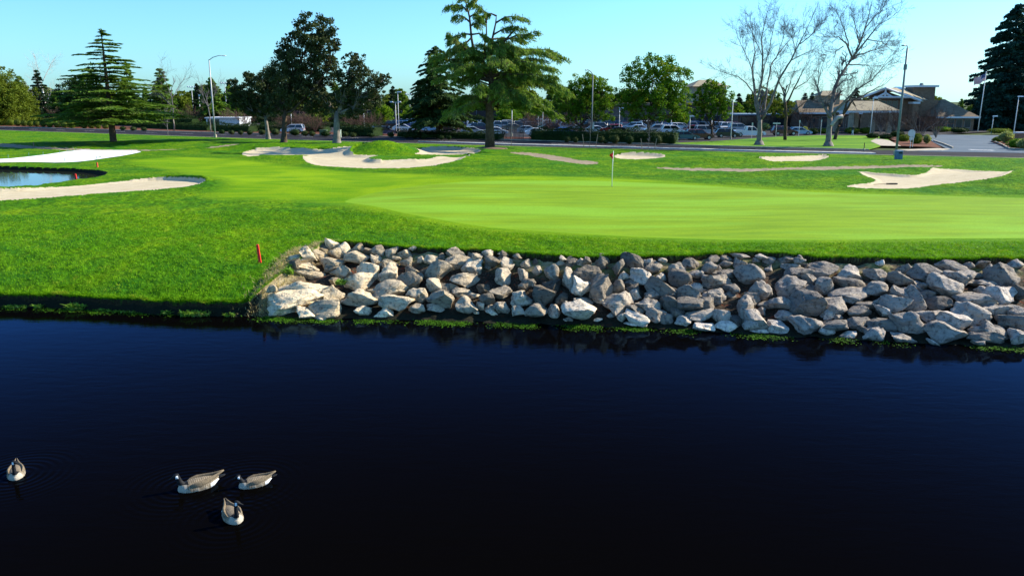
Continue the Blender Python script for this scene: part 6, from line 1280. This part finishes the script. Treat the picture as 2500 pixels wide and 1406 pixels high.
rel(e, lambda m: hip(m, x2(2045), x2(2170), D2-4, D2+6, z2(270)+.02, z2(247), .45)).build('roof', M_ROOF, e); rel(e, lambda m: m.box(x2(2046), x2(2169), D2-3.9, D2+5.9, z2(275), z2(270))).build('fascia', M_FASC, e)
for p_ in (2060, 2110, 2152): 
    for yy_ in (-3, 4.5): c_ = rel(e, lambda m: m.box(x2(p_)-.42, x2(p_)+.42, D2+yy_-.42, D2+yy_+.42, g0, z2(275)-.02, .05, .05)).build('column', M_STONEP, e)
e = empty('clubhouse_wing', (X(2000), DB, g0), 'long low clubhouse wing with a raised roof lantern left of the porch', 'building')
rel(e, lambda m: m.box(X(1958), X(2098), DB+1, DB+14, g0, Zz(276))).build('wall', M_STUC, e); rel(e, lambda m: hip(m, X(1948), X(2103), DB, DB+15, Zz(276)+.02, Zz(245), .25)).build('roof', M_ROOFD, e)
rel(e, lambda m: m.box(X(2020), X(2066), DB+5, DB+9, Zz(262), Zz(234))).build('lantern', M_STUCT, e); rel(e, lambda m: hip(m, X(2012), X(2073), DB+4, DB+10, Zz(234)+.02, Zz(221), .6)).build('lantern_roof', M_ROOF, e)
rel(e, lambda m: m.box(X(1949), X(2102), DB-.1, DB+.05, Zz(279), Zz(275))).build('fascia', M_FASC, e); windows(e, [X(q) for q in range(1975, 2095, 20)], DB+1, g0+.5, g0+2.8, 1.3)
e = empty('office_building', (X(1880), DB+8, g0), 'low flat-roofed building with blue-grey openings behind parked cars', 'building'); D3 = DB+8
rel(e, lambda m: m.box(X(1800, D3), X(1965, D3), D3, D3+10, g0, Zz(284))).build('wall', M_STUC, e); rel(e, lambda m: m.box(X(1795, D3), X(1968, D3), D3-1, D3+11, Zz(284)+.02, Zz(280))).build('roof', plain('blue_grey_trim', (.18, .25, .32)), e); windows(e, [X(q, D3) for q in range(1815, 1960, 18)], D3, g0+.3, g0+2.6, 1.6)
e = empty('office_building', (X(1640), 205, g0), 'long brown building behind the green street trees', 'building')
rel(e, lambda m: m.box(X(1470, 205), X(1790, 205), 205, 220, g0, Zz(258, 1250, 205))).build('wall', stone_mat('long_wall', (.15, .11, .09), (.22, .17, .14)), e); rel(e, lambda m: m.box(X(1466, 205), X(1794, 205), 204, 221, Zz(258, 1250, 205)+.02, Zz(252, 1250, 205))).build('roof', M_ROOFD, e); windows(e, [X(q, 205) for q in range(1485, 1785, 22)], 205, g0+.5, g0+2.6, 1.5)
e = empty('office_building', (X(1725, 215), 222, g0), 'tall building whose hipped tan roof rises behind the third street tree', 'building')
rel(e, lambda m: m.box(X(1690, 222), X(1768, 222), 222, 236, g0, Zz(212, 1250, 222))).build('wall', M_STUCT, e); rel(e, lambda m: hip(m, X(1684, 222), X(1775, 222), 221, 237, Zz(212, 1250, 222)+.02, Zz(194, 1250, 222), .7)).build('roof', M_ROOF, e); windows(e, [X(1710, 222), X(1740, 222)], 222, g0+8, g0+9.5, 2)
e = empty('maintenance_building', (X(563), 168, g0), 'small white building between the left street lamp and oaks', 'building'); Dm = 182
rel(e, lambda m: m.box(X(505, Dm), X(586, Dm), Dm, Dm+8, g0, Zz(290, 1250, Dm))).build('wall', plain('white_wall', (.62, .65, .68), .8), e); rel(e, lambda m: m.box(X(503, Dm), X(588, Dm), Dm-.4, Dm+8.4, Zz(290, 1250, Dm)+.02, Zz(287, 1250, Dm))).build('roof', M_FASC, e); windows(e, [X(515, Dm), X(530, Dm)], Dm, g0+.8, g0+2.2, 1.1)
# screened tennis fences, left and middle
def fence(x0, x1, Y, top, lab, col):
    a, b = X(x0, Y), X(x1, Y); z1 = Zz(top, 1250, Y); e = empty('screen_fence', (a, Y, g0), lab, 'fence'); L_ = b-a; n = max(3, int(L_/4))
    m = MB(); m.box(0, L_, -.03, .03, .15, z1-g0-.1); m.build('windscreen', plain('screen_'+col[0], col[1], .9, .1), e)
    for i in range(n+1): m = MB(); m.tube([(L_*i/n, -.08, 0), (L_*i/n, -.08, z1-g0)], .06, 5); m.build('post', M_POLED, e)
fence(30, 92, 250, 268, 'dark blue tennis screen at far left behind shrubs', ('blue', (.012, .03, .05))); fence(100, 150, 252, 264, 'brownish screen fence behind the white sycamore', ('brown', (.08, .055, .05)))
fence(600, 965, 250, 268, 'long dark screen fence seen under the oaks', ('dark', (.03, .028, .03))); fence(980, 1470, 262, 270, 'long dim fence behind the car park under the cedars', ('dim', (.05, .04, .038)))
b = P(2497, 353, .9); e = empty('monument_sign', b, 'blue stone entry sign base in the island at the right edge', 'sign'); m = MB(); m.box(-1.2, 1.6, -.4, .4, -.1, 1.6, .05, .05); m.build('stone_base', M_STONE, e, bevel=.03); m = MB(); m.box(-1.3, 1.7, -.5, .5, 1.6, 1.8); m.build('cap', M_FASC, e, bevel=.02)
# kerb of the driveway and island
def kerb_line(px_pts, z0, z1, w=.22):
    p = [P_(x, y, z0) for x, y in px_pts]; m = MB(); n = len(p); vs = []
    for q in p: vs += [(q[0], q[1], z0-.15), (q[0]+w, q[1]+w*.6, z0-.15), (q[0]+w, q[1]+w*.6, z1), (q[0], q[1], z1)]
    fs = []
    for i in range(n-1):
        for k in range(4): k2 = (k+1) % 4; fs.append((i*4+k, i*4+k2, i*4+4+k2, i*4+4+k))
    m.add(vs, fs+[(0, 1, 2, 3), tuple(range(4*n-4, 4*n))]); tag(m.build('kerb', M_CONC), kind='structure')
kerb_line([(2278, 345), (2300, 352), (2325, 362)], .78, .95); kerb_line([(2420, 344), (2440, 352), (2463, 364), (2520, 368)], .82, .97)
# STOP-line style markings on the driveway
m = MB(); a = P(2375, 366.5, .766); b = P(2425, 368, .766)
for i in range(6): q = a+(b-a)*i/5.5; m.add([(q[0], q[1], .766), (q[0]+.5, q[1]-.05, .766), (q[0]+.45, q[1]+1.1, .766), (q[0]-.05, q[1]+1.1, .766)], [(0, 1, 2, 3)])
tag(m.build('road_marking', M_WHITE), kind='structure')

# brown bare shrubs and low hedges behind the road at left
for i, (x, y, tp, rr) in enumerate([(700, 322, 283, 20), (735, 323, 280, 16), (770, 324, 284, 20), (862, 325, 286, 18), (905, 326, 290, 20), (600, 318, 276, 18), (560, 316, 280, 14), (470, 312, 270, 20), (148, 299, 262, 20), (1100, 318, 285, 18), (1345, 322, 282, 20), (1390, 322, 284, 18), (1300, 320, 288, 14)]):
    l = min(LMK+[(1345, 'double-head lamp past the gate'), (470, 'tall dark hedge block')], key=lambda q: abs(q[0]-x)); sd_ = 'left of' if x < l[0] else 'right of'
    lm = [(.09, .03, [(x, y), (x+dx*.4, y-.35*(y-tp)), (x+dx, tp+12+abs(dx)*.3)]) for dx in np.linspace(-rr, rr, 6)]
    j = [q for q in (735, 905) if q == x]
    bare_tree('bare_shrub', x, y, lm, f"{'taller ' if j else ''}reddish-brown leafless shrub behind the road {sd_} the {l[1]}", M_TWIGR, M_TWIGR, 40+i, z=.80, tw=8, L_=1.9, lvl=2, group='bare shrubs around the car park', cat='shrub')
leafy_box('hedge', pl((610, 318), (700, 320), (800, 322)), 3, 1.4, 'low hedge strip behind the round shrubs beneath the oaks', F_HEDGE, seed=21)
leafy_box('hedge', pl((180, 300), (260, 303), (340, 306)), 4, 2.2, 'dark mixed hedge behind the lone layered cedar', F_HEDGE, seed=22)
leafy_box('hedge', pl((640, 309), (800, 310), (960, 311)), 3, 1.3, 'far low hedge seen beyond the first cars under the oaks', F_HEDGE, seed=23)
leafy_box('hedge', pl((960, 303), (1200, 304), (1480, 305)), 3, 2.4, 'far hedge behind the rearmost parking row under the cedars', F_HEDGE, seed=24, dens=20, leaf=.3)
leafy_box('hedge', pl((-80, 288), (100, 290), (300, 292), (500, 297)), 4, 3.2, 'far dark thicket closing the view behind the left trees', F_HEDGE, seed=25, dens=20, leaf=.3)
leafy_box('hedge', pl((500, 298), (650, 300), (960, 302)), 4, 2.6, 'far dark thicket closing the view behind the oaks', F_HEDGE, seed=26, dens=20, leaf=.3)

# a person walking in front of the clubhouse porch
b = P(2081, 331, .84); e = empty('person', b, 'small distant person in dark top and pale trousers walking before the porch', 'person')
me = bpy.data.meshes.new('body'); J = [(0, 0, .95), (0, 0, 1.15), (0, 0, 1.42), (0, 0, 1.53), (0, 0, 1.68), (.11, 0, .90), (.14, .12, .48), (.13, .02, .06), (.13, -.12, .03), (-.11, 0, .90), (-.13, -.14, .48), (-.12, .06, .07), (-.12, -.07, .04), (.20, 0, 1.40), (.27, .04, 1.12), (.27, -.10, .88), (-.20, 0, 1.40), (-.27, -.03, 1.12), (-.27, -.16, .90)]
me.from_pydata(J, [(0, 1), (1, 2), (2, 3), (3, 4), (0, 5), (5, 6), (6, 7), (7, 8), (0, 9), (9, 10), (10, 11), (11, 12), (2, 13), (13, 14), (14, 15), (2, 16), (16, 17), (17, 18)], []); o = link('body', me, e)
sk = o.modifiers.new('s', 'SKIN'); o.modifiers.new('d', 'SUBSURF').levels = 1
for v, r_ in zip(me.skin_vertices[0].data, [.14, .13, .15, .06, .10, .10, .065, .045, .04, .10, .065, .045, .04, .07, .05, .035, .07, .05, .035]): v.radius = (r_, r_*.8)
me.skin_vertices[0].data[0].use_root = True
dg = bpy.context.evaluated_depsgraph_get(); m2 = bpy.data.meshes.new_from_object(o.evaluated_get(dg)); o.modifiers.clear(); o.data = m2; m2.name = 'body'; m2.materials.clear()
for nm_, cl_ in (('skin_tone', (.36, .22, .15)), ('dark_top', (.03, .035, .05)), ('pale_trousers', (.45, .55, .65))): m2.materials.append(plain(nm_, cl_, .8, .1))
for p_ in m2.polygons: z_ = p_.center.z; p_.material_index = 2 if z_ < .95 and abs(p_.center.x) < .24 else 1 if z_ < 1.5 else 0; p_.use_smooth = True
m = MB(); m.ellip((0, .02, 1.72), (.10, .11, .09), 10, 8); m.build('hair', plain('dark_hair', (.02, .015, .012)), e, True)
